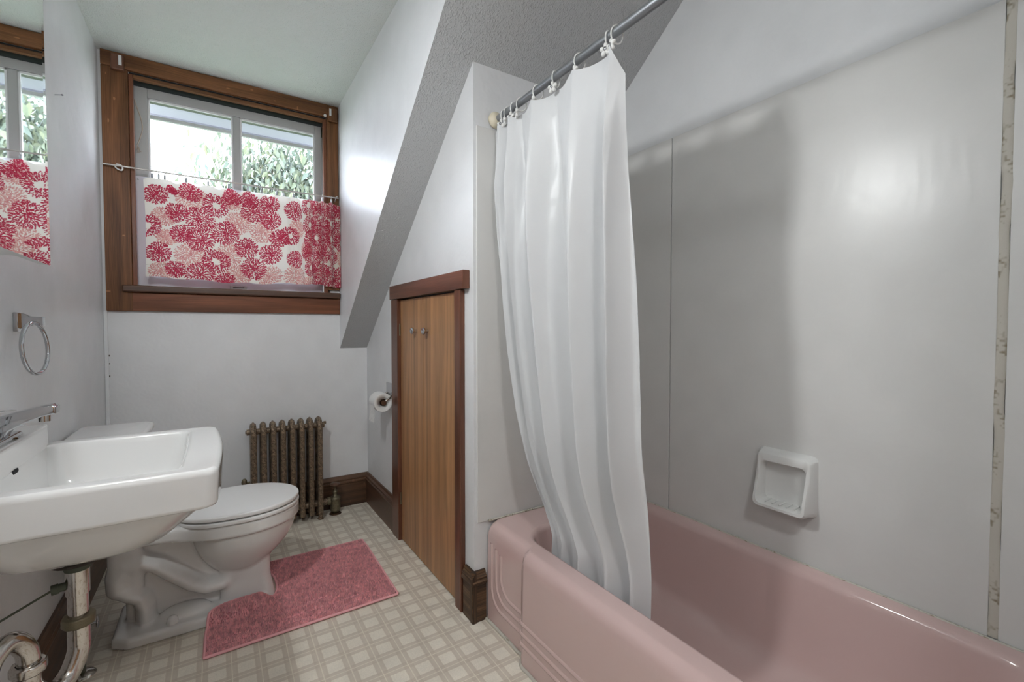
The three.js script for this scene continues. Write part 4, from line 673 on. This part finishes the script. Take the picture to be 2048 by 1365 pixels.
{ const t = thing('wall_nail', 'small nail in the wall beside the mirror edge', 'nail', [XL, 1.98, -2.27]); part(t, 'shank', rod([XL, 1.985, -2.29], [XL + 0.022, 1.986, -2.28], 0.0016, 0.0016, 8), M.rodSteel); part(t, 'nail_head', rod([XL + 0.021, 1.986, -2.2805], [XL + 0.023, 1.986, -2.2795], 0.0035, 0.0035, 12), M.rodSteel); }

// ───────────────────────── mirror cabinet and vanity lamp ─────────────────────────
{
  const t = thing('mirror_cabinet', 'frameless mirror cabinet on the wall above the sink', 'mirror', [XL, 1.3, -1.25]);
  const mx = -0.33, z0 = -1.54, z1 = -0.955, y0 = 1.3, y1 = 1.955, b = 0.026, d = 0.0016;
  part(t, 'body', box(XL, y0 + 0.004, -1.405, mx - 0.02, y1 - 0.004, -1.09, 0.002), M.sashLight);
  part(t, 'door_back', box(mx - 0.02, y0 + 0.001, z0 + 0.001, mx - d, y1 - 0.001, z1 - 0.001, 0.001), M.sashLight);
  const quad = (a, bb, c, dd) => { const g = new THREE.BufferGeometry(); g.setAttribute('position', new THREE.Float32BufferAttribute([...a, ...bb, ...c, ...a, ...c, ...dd], 3)); g.computeVertexNormals(); return metric(g); };
  const o = [[mx - d, y0, z0], [mx - d, y0, z1], [mx - d, y1, z1], [mx - d, y1, z0]], q = [[mx, y0 + b, z0 + b], [mx, y0 + b, z1 - b], [mx, y1 - b, z1 - b], [mx, y1 - b, z0 + b]];
  part(t, 'mirror_glass', quad(q[0], q[3], q[2], q[1]), M.mirror);
  for (let i = 0; i < 4; i++) { const j = (i + 1) % 4; part(t, 'bevel', quad(o[i], q[i], q[j], o[j]), M.mirror); }
}
{
  const t = thing('vanity_lamp', 'hooded frosted globe lamp on the wall above the mirror cabinet', 'lamp', [XL, 2.03, -1.15]);
  part(t, 'wall_plate', lathe([[0, 0], [0.055, 0], [0.057, 0.006], [0.04, 0.016], [0.02, 0.022]], [XL, 2.03, -1.15], 'x'), M.chrome);
  part(t, 'neck', rod([XL + 0.015, 2.03, -1.15], [XL + 0.09, 2.03, -1.15], 0.016, 0.022), M.chrome);
  part(t, 'hood', lathe([[0.022, 0.1], [0.03, 0.1], [0.06, 0.088], [0.11, 0.058], [0.145, 0.018], [0.142, 0.016], [0.107, 0.054], [0.058, 0.083], [0.022, 0.094]], [XL + 0.155, 2.03, -1.15], 'y', 40), M.whitePlastic);
  part(t, 'globe', new THREE.SphereGeometry(0.075, 32, 20).translate(XL + 0.155, 2.03, -1.15), phy({ color: lin(0.9, 0.88, 0.82), roughness: 0.4, emissive: lin(1, 0.95, 0.88), emissiveIntensity: 6 }));
  const L = new THREE.PointLight(lin(0.955, 0.985, 1), LAMP * Math.PI, 0, 2); L.position.set(0.155, 0, 0); L.castShadow = true; L.shadow.radius = 3.6; L.shadow.mapSize.set(1024, 1024); L.name = 'vanity_light'; t.add(L);
}

{
  const t = thing('ceiling_lamp', 'white drum shaded bulb on the ceiling behind the viewer', 'lamp', [0.2, YC, 0.45]);
  part(t, 'drum_shade', lathe([[0, 0], [0.17, 0], [0.175, -0.004], [0.175, -0.125], [0.171, -0.125], [0.171, -0.008], [0, -0.008]], [0.2, YC, 0.45], 'y', 48), M.whitePlastic);
  part(t, 'bulb', new THREE.SphereGeometry(0.06, 28, 18).scale(1.8, 0.9, 1.8).translate(0.2, YC - 0.07, 0.45), phy({ color: lin(0.9, 0.88, 0.84), roughness: 0.4, emissive: lin(1, 0.98, 0.95), emissiveIntensity: 6 }));
  const L = new THREE.PointLight(lin(0.95, 0.98, 1), CEIL * Math.PI, 0, 2); L.position.set(0, -0.07, 0); L.castShadow = true; L.shadow.radius = 5.5; L.shadow.mapSize.set(1024, 1024); L.name = 'ceiling_light'; t.add(L);
}

renderer.render(scene, camera);
